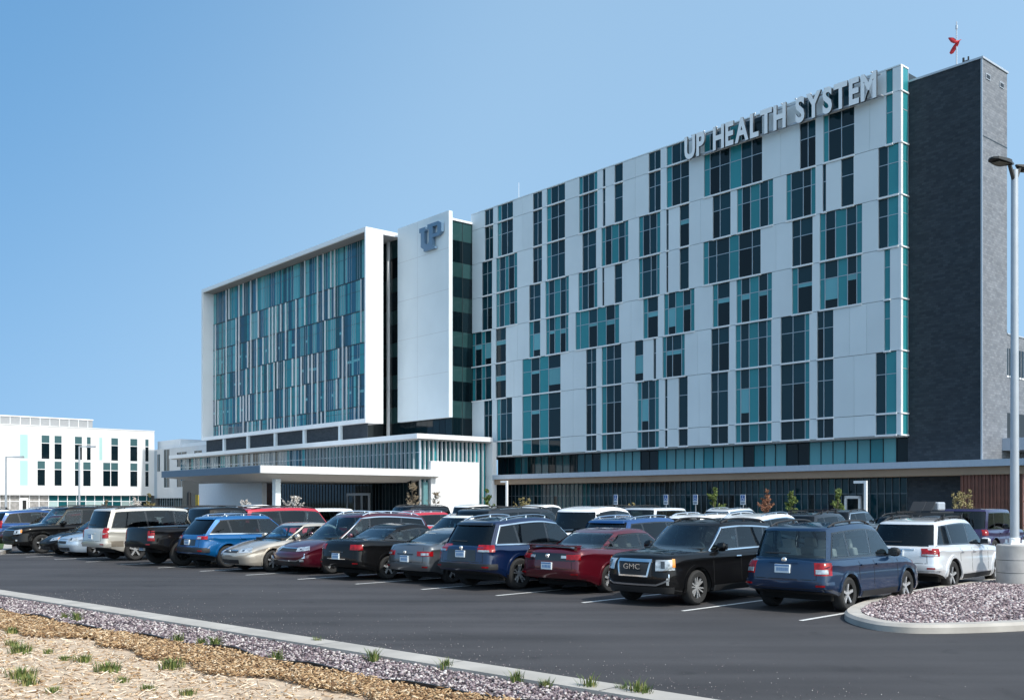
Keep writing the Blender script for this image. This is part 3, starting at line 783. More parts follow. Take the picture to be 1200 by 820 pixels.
def make_body(P):
    P.setdefault('apil', P.get('gbf', .20) * 1.12 + .07); P.setdefault('dpil', P.get('gbr', .10) * 1.12 + .17)
    L, W, H = P['L'], P['W'], P['H']; hw = W / 2
    belt = pchip(P['belt'])
    zb = pchip([(0, P['rbz']), (.35, P['rbz'] - .06), (.8, P['gc']), (L - .9, P['gc']), (L - .3, P['fbz']), (L, P['fbz'] + .02)])
    pl = P.get('plan', 1.0)
    wf = pchip([(0, .90), (.05, .94), (.2, .975), (.7, 1.0), (L - 1.3, 1.0), (L - .6, .975), (L - .2, .915), (L - .05, .84), (L, .77)])
    xs = sorted(set([0, .03, .08, .15, .25, .4, .6] + [.6 + (L - 1.5) * i / 26 for i in range(1, 27)] + [L - .7, L - .55, L - .4, L - .28, L - .18, L - .1, L - .05, L - .02, L]))
    def bowx(x, y, z):
        k = (y / hw) ** 2
        fr_ = sstep(L - 1.1, L, x); re_ = sstep(.9, 0, x)
        dx = -P.get('bowf', .20) * k * fr_ + P.get('bowr', .09) * k * re_
        zr = (z - .50) / (belt(L - .1) - .50) if z > .50 else 0
        dx += -P.get('leanf', .10) * max(0, zr) ** 1.6 * fr_
        if z < .45: dx += -(.45 - z) * .35 * fr_ + (.45 - z) * .30 * re_
        zz = (z - .62) / (belt(.2) - .62) if z > .62 else 0
        dx += P.get('leanr', .05) * max(0, zz) * re_
        return x + dx
    def section(x):
        zt, z0, w = belt(x), zb(x), hw * wf(x); h = zt - z0; c = P.get('crown', .045)
        ch = P.get('shoulder', 1.0)
        return [(0, zt + c), (.42*w, zt + .85*c), (.75*w, zt + .35*c), (.88*w, zt), (.935*w, zt - .03*ch), (.962*w, zt - .08*ch),
                (.986*w, zt - .155*h), (.984*w, zt - .185*h), (.971*w, zt - .225*h), (.978*w, zt - .36*h), (.99*w, zt - .50*h), (.985*w, zt - .62*h), (1.0*w, z0 + .22*h), (.998*w, z0 + .18*h), (.978*w, z0 + .08*h), (.95*w, z0), (.6*w, z0), (0, z0)]
    rings = []
    for x in xs:
        half = section(x)
        full = [(y, z) for y, z in half] + [(-y, z) for y, z in half[-2:0:-1]]
        rings.append([(bowx(x, y, z), y, z) for y, z in full])
    n = len(rings[0])
    bm = bmesh.new()
    V = [[bm.verts.new(p) for p in r] for r in rings]
    for a, b in zip(V[:-1], V[1:]):
        for i in range(n): bm.faces.new((a[i], a[(i+1) % n], b[(i+1) % n], b[i]))
    for ring, pts, sgn in ((V[0], rings[0], -1), (V[-1], rings[-1], 1)):
        zc = (pts[0][2] + pts[len(pts)//2][2]) / 2
        prev = ring
        for k, dx in ((.93, .018), (.75, .035), (.4, .045)):
            cur = [bm.verts.new((bowx((0 if sgn < 0 else L) + sgn * dx, p[1] * k, zc + (p[2] - zc) * k), p[1] * k, zc + (p[2] - zc) * k)) for p in pts]
            for i in range(n): bm.faces.new((prev[i], prev[(i+1) % n], cur[(i+1) % n], cur[i]))
            prev = cur
        bm.faces.new(prev)
    bmesh.ops.recalc_face_normals(bm, faces=bm.faces)
    for f in bm.faces: f.smooth = True
    me = bpy.data.meshes.new('lower'); bm.to_mesh(me); bm.free()
    # wheel arches and bed cut with real booleans
    cut = MB(); Ra = P['R'] + .055
    for xw in (P['ro'], P['ro'] + P['wb']):
        for s in (-1, 1):
            nn = 28; ring = [(xw + Ra * math.cos(2*math.pi*i/nn), P['R'] + Ra * math.sin(2*math.pi*i/nn)) for i in range(nn)]
            y0, y1 = s * (hw - .32), s * (hw + .2)
            cut.prism_xz(ring, min(y0, y1), max(y0, y1), 0)
    cut2 = MB()
    if 'bed' in P: cut2.box(P['bed'][0], -hw + .14, .78, P['bed'][1], hw - .14, 2.0, 0)
    tmp = bpy.data.objects.new('tmp', me); C.objects.link(tmp)
    me.materials.append(M_PLAST); me.materials.append(M_WELL)
    cos = []
    for c in (cut, cut2):
        if not c.v: continue
        co = c.build('cut', [M_WELL], None, recalc=True); cos.append(co)
        md = tmp.modifiers.new('b', 'BOOLEAN'); md.operation = 'DIFFERENCE'; md.object = co; md.solver = 'EXACT'
        md.material_mode = 'TRANSFER'
    dg = bpy.context.evaluated_depsgraph_get(); dg.update()
    me2 = bpy.data.meshes.new_from_object(tmp.evaluated_get(dg))
    bpy.data.objects.remove(tmp)
    for co in cos: bpy.data.objects.remove(co)
    bm = bmesh.new(); bm.from_mesh(me2)
    slots = [m.name if m else '' for m in me2.materials]
    wl = [i for i, s in enumerate(slots) if s == 'wheel_well']
    for f in bm.faces: f.material_index = 1 if f.material_index in wl else 0
    # greenhouse
    cw, wt, wz, pk, rt, rz, rb = P['cowl'], P['wtop'], P['wz'], P['peak'], P['rtop'], P['rz'], P['rbase']
    roof = pchip([(min(rb, rt) - .5, rz - .12), (rt, rz), (pk, H - .025), (wt, wz), (cw + .1, wz - .12)])
    tk = P['tuck']; hb = hw * P.get('hbase', .915); ht = hw * tk
    levels = [0, .13, .3, .5, .7, .84, .92, .97, 1.0]
    AP, DP = P['apil'], P['dpil']
    holes = []
    def xf(t): return lerp(cw, wt, t ** P.get('wcurve', .92))
    def xr(t): return lerp(rb, rt, t ** P.get('rcurve', 1.25))
    def hwl(t):
        w = lerp(hb, ht, t ** 1.15)
        if t > .84: w -= .045 * ((t - .84) / .16) ** 2
        return w
    def ring(t):
        a, b, w = xf(t), xr(t), hwl(t)
        if t > .92: a -= .05 * ((t - .92) / .08) ** 2; b += .03 * ((t - .92) / .08) ** 2
        pts = []
        fb, rbw = P.get('gbf', .20), P.get('gbr', .10)
        def addp(x, y):
            z0 = belt(min(max(x, 0), L)) - .05
            z = z0 + (roof(x) - z0) * t
            pts.append((x, y, z))
        wfr, wre = w * .93, w * .90
        for i in range(11):
            q = -1 + 2 * i / 10; addp(a - fb * q * q * (1 if abs(q) < 1 else 1.12), q * wfr)
        for i in range(1, 14):
            x = lerp(a - AP, b + DP, (i - 1) / 12); u = min(1, max(0, (a - fb * 1.22 - x) / (a - fb * 1.22 - b - rbw * 1.25)))
            yy = w * (1 - .055 * (1 - u) ** 2.5 - .075 * u ** 3.5); addp(x, yy)
        for i in range(11):
            q = 1 - 2 * i / 10; addp(b + rbw * q * q * (1 if abs(q) < 1 else 1.12), q * wre)
        for i in range(1, 14):
            x = lerp(a - AP, b + DP, (13 - i) / 12); u = min(1, max(0, (a - fb * 1.22 - x) / (a - fb * 1.22 - b - rbw * 1.25)))
            yy = w * (1 - .055 * (1 - u) ** 2.5 - .075 * u ** 3.5); addp(x, -yy)
        return pts
    RG = [ring(t) for t in levels]
    top = RG[-1]; cxm = sum(p[0] for p in top) / len(top)
    for k, dz in ((.93, .012), (.75, .022), (.45, .027), (.15, .028)):
        RG.append([(cxm + (p[0] - cxm) * k, p[1] * k, roof(cxm + (p[0] - cxm) * k) + dz) for p in top])
    Vg = [[bm.verts.new(p) for p in r] for r in RG]; n = len(top)
    for k_, (a, b) in enumerate(zip(Vg[:-1], Vg[1:])):
        for i in range(n):
            f = bm.faces.new((a[i], a[(i+1) % n], b[(i+1) % n], b[i])); f.smooth = True
            # ring order: 0-10 windscreen, 11-23 left side, 24-34 rear glass, 35-47 right side
            if (0 <= i < 10 and 1 <= k_ <= 5) or (24 <= i < 34 and P.get('rk', 1) <= k_ <= 5) or (11 <= i < 23 and 1 <= k_ <= 4) or (35 <= i < 47 and 1 <= k_ <= 4): holes.append(f)
    f = bm.faces.new(Vg[-1]); f.smooth = True
    bm.faces.new(list(reversed(Vg[0])))
    bmesh.ops.recalc_face_normals(bm, faces=bm.faces)
    for f in bm.faces:            # the cabin floor seen through the glass is dark trim
        c = f.calc_center_median()
        if rb + .12 < c.x < cw - .05 and abs(c.y) < hw * .86 and abs(f.normal.z) > .8 and c.z < belt(c.x) + .06: f.material_index = 2
    me = bpy.data.meshes.new('body')
    bvh = BVHTree.FromBMesh(bm)
    bmesh.ops.delete(bm, geom=holes, context='FACES')
    bm.to_mesh(me); bm.free()
    me.set_sharp_from_angle(angle=R(38))
    return me, bvh, dict(belt=belt, roof=roof, xf=xf, xr=xr, hwl=hwl, wf=wf, zb=zb)

CAR_S = 1.055
def make_car(P, name, loc, rz, label, cat, col, group=None, detail=2):
    """P: shape numbers; returns the car's root with every part below it"""
    root = thing(name, loc, rz, label, cat, group)
    root.scale = (CAR_S, CAR_S, CAR_S)
    L, W, H, Rw = P['L'], P['W'], P['H'], P['R']; hw = W / 2
    me, bvh, fn = make_body(P)
    pm = PAINTS[col]; me.materials.append(pm); me.materials.append(M_WELL); me.materials.append(mat('cabin_trim', (.045, .044, .043), .8))
    T = Vector((-L / 2, 0, 0))
    me.transform(Matrix.Translation(T))
    body = bpy.data.objects.new('body', me); C.objects.link(body); body.parent = root
    belt, roof, xf, xr, hwl = fn['belt'], fn['roof'], fn['xf'], fn['xr'], fn['hwl']

    def cast(o, d):
        h = bvh.ray_cast(o, d)
        if h[0] is None: h = bvh.find_nearest(o + d * 3.0)
        return h[0]
    def patch(mb, f, nx, nz, off=.005, m=0, th=.02):
        P_, Q_ = [], []
        for j in range(nz + 1):
            for i in range(nx + 1):
                o, d = f(i / nx, j / nz); h = cast(o, d)
                P_.append(h - d * off + T); Q_.append(h + d * th + T)
        N = len(P_); w = nx + 1; fs = []
        for j in range(nz):
            for i in range(nx):
                a = j*w + i; fs.append((a, a+1, a+w+1, a+w))
        # consistent winding: outward means against the ray
        nrm = (P_[1] - P_[0]).cross(P_[w] - P_[0])
        o0, d0 = f(.5, .5)
        flip = nrm.dot(d0) > 0
        edge = [i for i in range(w)] + [j*w + nx for j in range(1, nz+1)] + [nz*w + i for i in range(nx-1, -1, -1)] + [j*w for j in range(nz-1, 0, -1)]
        sk = [(edge[(k+1) % len(edge)], edge[k], N + edge[k], N + edge[(k+1) % len(edge)]) for k in range(len(edge))]
        if flip: fs = [tuple(reversed(q)) for q in fs]; sk = [tuple(reversed(q)) for q in sk]
        mb.add(P_ + Q_, fs, m, True); mb.f += []
        base = len(mb.v) - 2 * N
        for q in sk: mb.f.append([base + i for i in q]); mb.m.append(m); mb.sm.append(False)
    def side(s, xl, xrr, zl, zh):   # xl/xr functions of t (0 bottom..1 top), zl/zh functions of x
        def f(u, t):
            xa, xb = xl(t), xrr(t); x = lerp(xa, xb, u); z = lerp(zl(x), zh(x), t)
            return Vector((x, s * 3, z)), Vector((0, -s, 0))
        return f
    def rad(end, y0, y1, z0, z1, slant=0.0):  # patch wrapped round the nose or tail: y measured on the face, beyond the corner keeps turning
        c = L - .9 if end > 0 else .9
        def f(u, t):
            y = lerp(y0, y1, u)
            za = z0(u) if callable(z0) else z0; zz = z1(u) if callable(z1) else z1
            z = lerp(za, zz, t)
            ph = math.atan2(y + slant * (t - .5), .88)
            d = Vector((-end * math.cos(ph), -math.sin(ph), 0))
            return Vector((c, 0, z)) - d * 3, d
        return f
    K = lambda v: (lambda *_: v)

    # ---- glass
    zlo = lambda x: belt(min(max(x, 0), L)) + P.get('zlo', .05)
    zhi = lambda x: roof(x) - P.get('zhi', .12)
    A = lambda t: xf(.14 + .70 * t) - P['apil']
    D = lambda t: xr(.14 + .70 * t) + P['dpil']
    B = lambda t: P['bp'] - .05 * t
    Cc = lambda t: P['cp'] - .10 * t
    tr_col = M_CHROME if P.get('chrome') else M_PLAST
    for s in (-1, 1):
        tm = MB(); g = .035
        patch(tm, side(s, lambda t: D(0) - .035, lambda t: A(0) + .035, lambda x: zlo(x) - .035, lambda x: zlo(x) + .012), 20, 1, .005, 0)
        patch(tm, side(s, lambda t: D(1) - .03, lambda t: A(1) + .04, lambda x: zhi(x) - .012, lambda x: zhi(x) + .03), 20, 1, .005, 0)
        patch(tm, side(s, lambda t: D(t) - .03, lambda t: D(t) + .012, zlo, zhi), 1, 8, .005, 0)
        patch(tm, side(s, lambda t: A(t) - .012, lambda t: A(t) + .035, zlo, zhi), 1, 8, .005, 0)
        patch(tm, side(s, lambda t: B(t) - g, lambda t: B(t) + g, zlo, zhi), 2, 8, .006, 0)
        if not P.get('two_door'): patch(tm, side(s, lambda t: Cc(t) - g, lambda t: Cc(t) + g, zlo, zhi), 2, 8, .006, 0)
        if P.get('chrome'):
            patch(tm, side(s, lambda t: D(0) - .06, lambda t: A(0) + .05, lambda x: zlo(x) - .05, lambda x: zlo(x) - .02), 18, 1, .012, 1)
            if P['chrome'] > 1:
                patch(tm, side(s, lambda t: D(1) - .03, lambda t: A(1) + .04, lambda x: zhi(x) + .012, lambda x: zhi(x) + .042), 18, 1, .012, 1)
                patch(tm, side(s, lambda t: D(t) - .055, lambda t: D(t) - .025, lambda x: zlo(x) - .02, lambda x: zhi(x) + .04), 1, 8, .012, 1)
                patch(tm, side(s, lambda t: A(t) + .02, lambda t: A(t) + .05, lambda x: zlo(x) - .02, lambda x: zhi(x) + .04), 1, 8, .012, 1)
        tm.build('window_trim', [M_GLOSSB, M_CHROME], root)
        panes = [(lambda t: B(t) + g, A, M_GLASST)]
        if P.get('two_door'): panes.append((D, lambda t: B(t) - g, M_GLASST))
        else:
            panes.append((lambda t: Cc(t) + g, lambda t: B(t) - g, P.get('reartint', M_GLASS)))
            if P['cp'] - D(.5) > .22: panes.append((D, lambda t: Cc(t) - g, P.get('reartint', M_GLASS)))
        for a, b, gm in panes:
            w = MB(); patch(w, side(s, a, b, zlo, zhi), 8, 6, .008); w.build('side_window', gm, root)
    # windscreen / rear glass
    def front_glass(end, t0, t1, k):
        def f(u, t):
            tt = lerp(t0, t1, t); q = lerp(-k, k, u); y = q * hwl(tt)
            xq = (xf(tt) if end > 0 else xr(tt))
            z0 = belt(min(max(xq, 0), L)) - .05; z = z0 + (roof(xq) - z0) * tt
            return Vector((L + 2 if end > 0 else -2, y, z)), Vector((-end, 0, 0))
        return f
    w = MB(); patch(w, front_glass(1, .12, .93, .945), 12, 8, .006); w.build('windscreen', M_GLASSF, root)
    w = MB(); patch(w, front_glass(-1, .12 if P.get('rk', 1) == 1 else .29, .93, .915), 12, 8, .006); rg = w.build('rear_window', P.get('rearmat', M_GLASS), root)
    for xx in (P['bp'] - .12, max(P['cp'] - .10, P['rtop'] + .25)):
        if xx < P['rbase'] + .35: continue
        for yy in (-.38, .38):
            q = MB(); zb0 = belt(xx) - .12; hh_ = min(.36, (roof(xx) - belt(xx)) * .62) + .12
            for (w_, z0_, z1_, t_) in ((.23, zb0, zb0 + hh_ * .64, .09), (.13, zb0 + hh_ * .60, zb0 + hh_, .06)):
                q.add([(xx + a_ - L/2 - (z_ - zb0) * .22, yy + b_ * (1 if z_ == z0_ else .86), z_) for z_ in (z0_, z1_) for a_, b_ in ((-t_, -w_), (t_, -w_), (t_, w_), (-t_, w_))], [(0,3,2,1), (4,5,6,7), (0,1,5,4), (1,2,6,5), (2,3,7,6), (3,0,4,7)])
            q.build('seat', P.get('seatmat', M_SEAT), root, bevel=.03)
    q = MB(); xd = xf(.05) - .30; q.box(xd - L/2 - .16, -hw * .78, belt(xd) - .05, xd - L/2 + .12, hw * .78, belt(xd) + .07)
    q.lathe([(.17, 0), (.185, .015), (.17, .03)], 18, 0, 'x', (xd - L/2 - .28, .38, belt(xd) + .02))
    q.build('dashboard', M_PLAST, root)
    # ---- seams, handles, cladding
    zs = lambda x: belt(min(max(x, 0), L)) - .05
    fd = P['cowl'] - .42
    rd = max(P['bp'] - 1.05, P['ro'] + .42)
    def seam(nm, f, nx, nz, off):
        q = MB(); patch(q, f, nx, nz, off); q.build(nm, M_SEAM, root)
    for s in (-1, 1):
        for xx in ([fd, P['bp']] + ([] if P.get('two_door') else [rd])):
            seam('door_seam', side(s, K(xx - .006), K(xx + .006), K(P['gc'] + .12), zs), 1, 10, .002)
        seam('sill_seam', side(s, K(rd if not P.get('two_door') else P['bp']), K(fd), K(P['gc'] + .115), K(P['gc'] + .127)), 8, 1, .002)
    seam('bonnet_seam', rad(1, -.62*hw, .62*hw, belt(L - .12) - .075, belt(L - .12) - .063), 10, 1, .003)
    seam('tailgate_seam', rad(-1, -.72*hw, .72*hw, P['rbz'] + .21, P['rbz'] + .222), 10, 1, .003)
    if 'bed' not in P:
        for s in (-1, 1): seam('tailgate_seam', rad(-1, s*.735*hw, s*.748*hw, P['rbz'] + .21, belt(.12) - .03), 1, 8, .003)
        if P.get('gatebar', 1) and not P.get('rearpanel'):
            q = MB(); zz_ = P.get('platez', .78) + .105; patch(q, rad(-1, -.33*hw, .33*hw, zz_, zz_ + .028), 8, 1, .02); q.build('plate_garnish', pm if P['H'] > 1.6 else M_GLOSSB, root)
    for s in (-1, 1):
        for xx in [P['bp'] + .14] + ([] if P.get('two_door') else [rd + .12]):
            h = MB(); zc = belt(xx) - .13
            patch(h, side(s, K(xx - .09), K(xx + .09), K(zc - .016), K(zc + .018)), 4, 2, .03)
            h.build('door_handle', M_CHROME if P.get('chromeh') else pm, root)
    if P.get('clad'):
        c = MB()
        for s in (-1, 1):
            patch(c, side(s, K(P['ro'] + Rw), K(P['ro'] + P['wb'] - Rw), K(P['gc'] + .01), K(P['gc'] + .13)), 10, 2, .015)
        patch(c, rad(-1, -hw*1.25, hw*1.25, P['rbz'] - .03, P['rbz'] + P['clad']), 16, 2, .012)
        patch(c, rad(1, -hw*1.2, hw*1.2, P['fbz'] + .03, P['fbz'] + .16), 16, 2, .012)
        c.build('lower_cladding', M_PLAST, root)
    # arch lips
    for xw in (P['ro'], P['ro'] + P['wb']):
        for s in (-1, 1):
            r0, r1 = Rw + .058, Rw + P.get('lip', .085)
            def f(u, t, xw=xw, s=s):
                a = lerp(R(-18), R(198), u); r = lerp(r0, r1, t)
                return Vector((xw + r * math.cos(a), s * 3, max(P['gc'] + .02, Rw + r * math.sin(a)))), Vector((0, -s, 0))
            al = MB(); patch(al, f, 24, 1, .026, 0, .03)
            al.build('wheel_arch_trim', M_PLAST if P.get('cladarch') else pm, root)
    # ---- lights
    hl = P.get('hl', (.52, .98, .60, .77)); tl = P.get('tl', (.62, 1.05, .80, .98))
    zf = belt(L - .1)
    for s in (-1, 1):
        h = MB(); patch(h, rad(1, s*hl[0]*hw, s*hl[1]*hw*1.25, lambda u: hl[2] + P.get('hls', .04)*u, lambda u: hl[3] + P.get('hls2', .05)*u), 8, 4, .010)
        ho = h.build('headlight', M_CLEAR, root)
        if P.get('amber'):
            a = MB(); patch(a, rad(1, s*hl[1]*hw*1.12, s*hl[1]*hw*1.27, hl[2] + .07, hl[3] + .02), 3, 3, .014); a.build('indicator', M_AMBER, ho)
        l = MB(); patch(l, rad(1, s*(hl[0]+.14)*hw, s*(hl[0]+.26)*hw, hl[2] + .05, hl[3] - .03), 4, 3, .013); l.build('lamp_bowl', M_LENSD, ho)
        t = MB(); patch(t, rad(-1, s*tl[0]*hw, s*tl[1]*hw*1.2, tl[2], lambda u: tl[3] - P.get('tls', 0)*(1-u)), 8, 4, .012)
        to = t.build('taillight', M_RED, root)
        c = P.get('tlc')
        if c:
            q = MB(); patch(q, rad(-1, s*c[0]*hw, s*c[1]*hw*1.2, c[2], c[3]), 5, 2, .017); q.build('reversing_lens', M_CLEAR, to)
        if P.get('reflector', 1):
            q = MB(); patch(q, rad(-1, s*.72*hw, s*.95*hw, P['rbz'] + .09, P['rbz'] + .125), 4, 1, .042); q.build('reflector', M_RED, root)
        if P.get('fog'):
            q = MB(); patch(q, rad(1, s*P['fog'][0]*hw, s*P['fog'][1]*hw, P['fog'][2], P['fog'][3]), 3, 3, .017); q.build('fog_lamp', M_CLEAR, root)
    q = MB(); patch(q, rad(-1, -hw*1.45, hw*1.45, P['rbz'] + (.05 if P.get('clad') else .0), P['rbz'] + .18), 24, 3, .032); q.build('rear_bumper', M_PLAST if P.get('clad', 0) > .14 else pm, root)
    # ---- nose
    gr = P.get('grille', (.5, .56, .72))
    q = MB(); patch(q, rad(1, -gr[0]*hw, gr[0]*hw, lambda u: gr[1] + P.get('gslope', .0) * abs(u-.5)*2, gr[2]), 12, 4, .006)
    go = q.build('grille', M_PLAST, root)
    if P.get('gchrome'):
        q = MB(); w_ = P['gchrome']
        patch(q, rad(1, -gr[0]*hw, gr[0]*hw, gr[2] - w_, gr[2] + .01), 12, 1, .02)
        if P['gchrome'] > .03:
            for s in (-1, 1):
                def f(u, t, s=s):
                    z = lerp(gr[1], gr[2], t); yy = s*hw*(lerp(gr[0]*.80, gr[0], t) + lerp(-.04, 0.0, u))
                    ph = math.atan2(yy, .88); d = Vector((-math.cos(ph), -math.sin(ph), 0)); return Vector((L-.9, 0, z)) - d*3, d
                patch(q, f, 1, 6, .02)
            patch(q, rad(1, -gr[0]*.80*hw, gr[0]*.80*hw, gr[1] - .005, gr[1] + .025), 10, 1, .02)
        q.build('grille_surround', M_CHROME, go)
    q = MB(); li = P.get('intake', (.62, P['fbz'] + .06, P['fbz'] + .18)); patch(q, rad(1, -li[0]*hw, li[0]*hw, li[1], li[2]), 12, 2, .008); q.build('lower_intake', M_PLAST, root)
    # ---- plates
    if P.get('plate', 1):
        zp = P.get('platez', .78); x0 = cast(Vector((-2, 0, zp)), Vector((1, 0, 0))).x
        q = MB(); q.box(-L/2 + x0 - .035, -.155, zp - .08, -L/2 + x0 + .03, .155, zp + .08, 0)
        q.box(-L/2 + x0 - .038, -.15, zp + .045, -L/2 + x0 - .02, .15, zp + .075, 1)
        for k in range(6): q.box(-L/2 + x0 - .038, -.125 + k*.042, zp - .045, -L/2 + x0 - .02, -.098 + k*.042, zp + .02, 1)
        q.build('number_plate', [M_PLATE, M_PLATEB], root)
    # ---- mirrors
    for s in (-1, 1):
        q = MB(); xm = xf(.25) - .42; zm = belt(xm) + .09; ym = hwl(.2) * .97
        prof = [(0.001,-.13),(.05,-.125),(.085,-.08),(.095,0),(.085,.07),(.05,.10),(.001,.105)]
        q2 = MB(); q2.lathe(prof, 12, 0, 'y', (0,0,0))
        vs = [(v[0]*.75 + xm - L/2, v[1]*.95 + s*(ym + .13), v[2]*1.0 + zm) for v in q2.v]
        q.add(vs, q2.f, 0, True)
        q.tube((xm - L/2, s*(ym - .02), zm - .06), (xm - L/2, s*(ym + .08), zm - .05), .025, .02, 6, 1)
        q.box(xm - L/2 - .085, s*(ym + .04), zm - .06, xm - L/2 - .066, s*(ym + .22), zm + .06, 2)
        q.build('wing_mirror', [pm if P.get('mirrorp', 1) else M_PLAST, M_PLAST, M_LENSD], root)
    # ---- roof rails, spoiler, aerial
    if P.get('rails'):
        for s in (-1, 1):
            q = MB(); pts = []
            xa, xb = P['rtop'] + .25, P['wtop'] - .25
            for i in range(9):
                x = lerp(xa, xb, i/8); y = s * (hwl(1) - .07)
                h = cast(Vector((x, y, 4)), Vector((0, 0, -1))); up = .055 * max(0.0, math.sin(math.pi * i/8)) ** .18
                pts.append(Vector((x - L/2, y, h.z + max(up, .0))))
            q.path(pts, .02, 6)
            for i in (1, 4, 7): p = pts[i]; q.tube(p, p - Vector((0, 0, .09)), .02, .025, 6)
            q.build('roof_rail', M_CHROME if P['rails'] == 2 else M_PLAST, root)
    if P.get('bars'):
        for xx in (P['rtop'] + .7, P['wtop'] - .5):
            q = MB(); z = roof(xx) + .12; q.box(xx - .03 - L/2, -hwl(1) + .02, z, xx + .03 - L/2, hwl(1) - .02, z + .03)
            for s in (-1, 1): q.box(xx - .04 - L/2, s*(hwl(1) - .1), z - .10, xx + .04 - L/2, s*(hwl(1) - .03), z)
            q.build('roof_bar', M_PLAST, root)
    if P.get('spoiler') == 'wing':
        q = MB(); x = .12; z = belt(.15) + .075; q.box(x - L/2, -hw*.80, z, x + .20 - L/2, hw*.80, z + .03)
        for s in (-1, 1): q.box(x + .04 - L/2, s*hw*.70, z - .12, x + .18 - L/2, s*hw*.79, z)
        q.build('spoiler', pm, root, bevel=.01)
    elif P.get('spoiler') == 'lip':
        q = MB(); patch(q, front_glass(-1, .89, .985, .82), 10, 2, .05); q.build('spoiler', pm if P.get('spcol', 1) else M_GLOSSB, root)
    if P.get('wiper', 0):
        q = MB(); 
        def f(u, t):
            tt = lerp(P.get('rg0', .2) + .05, P.get('rg0', .2) + .085, t); y = lerp(-.05, .55, u) * hw; xq = xr(tt); z0 = belt(max(xq, 0)) - .05
            return Vector((-2, y, z0 + (roof(xq) - z0) * tt)), Vector((1, 0, 0))
        patch(q, f, 6, 1, .02); q.build('rear_wiper', M_PLAST, root)
    # ---- wheels
    wcache = {}
    rimm = P.get('rim', M_RIM); ns = P.get('spokes', 5)
    for s in (-1, 1):
        tw = .225
        prof = [(Rw*.60, -tw/2 + .01), (Rw*.66, -tw/2), (Rw*.86, -tw/2 - .008), (Rw*.955, -tw/2 + .015), (Rw*.99, -tw/2 + .045), (Rw, 0), (Rw*.99, tw/2 - .045), (Rw*.955, tw/2 - .015), (Rw*.86, tw/2 + .008), (Rw*.66, tw/2), (Rw*.60, tw/2 - .01)]
        tb = MB(); tb.lathe(prof, 32, 0, 'y')
        tb.lathe([(0.001, s*.03), (Rw*.6, s*.03)], 24, 1, 'y')
        tb.lathe([(0.001, s*.045), (Rw*.38, s*.05), (Rw*.38, s*.035)], 20, 2, 'y')
        tb.lathe([(Rw*.6, -.1), (Rw*.6, .1)], 24, 1, 'y')
        rbm = MB(); o = s * (tw/2 - .012)
        rbm.lathe([(Rw*.64, s*.06), (Rw*.65, o), (Rw*.69, o + s*.010), (Rw*.72, o + s*.004)] if s > 0 else [(Rw*.72, o - .004), (Rw*.69, o - .010), (Rw*.65, o), (Rw*.64, -.06)], 32, 0, 'y')
        rbm.lathe([(.001, o - s*.012), (Rw*.14, o - s*.014), (Rw*.17, o - s*.045)], 16, 0, 'y')
        for k in range(ns):
            a = 2*math.pi*k/ns + .3
            ca_, sa_ = math.cos(a), math.sin(a)
            w0, w1 = P.get('spw', .13)*Rw, P.get('spw', .13)*Rw*1.2
            for (dl,) in ([(0,)] if not P.get('twin') else [(-.085,), (.085,)]):
                ca2, sa2 = math.cos(a + dl*2.2), math.sin(a + dl*2.2); px_, pz_ = -sa2, ca2
                ww0, ww1 = (w0, w1) if not P.get('twin') else (w0*.5, w1*.5)
                pts = []
                for r_, wv, dep in ((Rw*.1, ww0, -.016), (Rw*.67, ww1, -.002)):
                    for dd_ in (-1, 1):
                        for yy in (o + s*dep, o + s*(dep - .035)):
                            pts.append((ca2*r_ + px_*wv/2*dd_, yy, sa2*r_ + pz_*wv/2*dd_))
                rbm.add(pts, [(0,1,3,2), (4,6,7,5), (0,2,6,4), (1,5,7,3), (0,4,5,1), (2,3,7,6)], 0)
        for xw in (P['ro'], P['ro'] + P['wb']):
            pos = (xw - L/2, s*(hw - tw/2 - .03), Rw)
            if s not in wcache:
                wo = tb.build('wheel', [M_TYRE, M_WELL, M_BRAKE], root); ro = rbm.build('rim', rimm, wo, recalc=True); wcache[s] = (wo, ro)
            else:
                w0_, r0_ = wcache[s]; wo = w0_.copy(); C.objects.link(wo); wo.parent = root
                ro = r0_.copy(); C.objects.link(ro); ro.parent = wo
            wo.location = pos
    # exhaust + underside
    q = MB(); q.box(-L/2 + .5, -hw*.8, P['gc'] - .02, L/2 - .6, hw*.8, P['gc'] + .25); q.build('chassis', M_WELL, root)
    if P.get('twotone'):
        for s in (-1, 1):
            for xa, xb, zz, nn in ((.06, P['ro'] - Rw - .07, P['rbz'] + .02, 4), (P['ro'] + Rw + .07, P['ro'] + P['wb'] - Rw - .07, P['gc'] + .04, 14), (P['ro'] + P['wb'] + Rw + .07, L - .3, P['fbz'] + .12, 4)):
                q = MB(); patch(q, side(s, K(xa), K(xb), K(zz), K(.72)), nn, 3, .008); q.build('lower_body_band', PAINTS[P['twotone']], root)
    if P.get('rearpanel'):
        y_, z0, z1, mm = P['rearpanel']; q = MB(); patch(q, rad(-1, -y_*hw, y_*hw, z0, z1), 12, 4, .006); q.build('rear_panel', mm, root)
    if P.get('chinbar'):
        q = MB(); z = P['chinbar']
        zz = lambda u: z + (0 if .22 < u < .78 else .0) + max(0, abs(u - .5) - .30) * .55
        patch(q, rad(1, -hw*.95, hw*.95, zz, lambda u: zz(u) + .035), 20, 1, .018)
        for s in (-1, 1):
            patch(q, rad(1, s*.93*hw, s*.97*hw, z + .10, z + .24), 1, 3, .018)
        q.build('bumper_trim', M_CHROME, root)
    if P.get('rearchrome'):
        q = MB(); z = P['rearchrome']; patch(q, rad(-1, -.42*hw, .42*hw, z, z + .022), 8, 1, .016); q.build('tailgate_trim', M_CHROME, root)
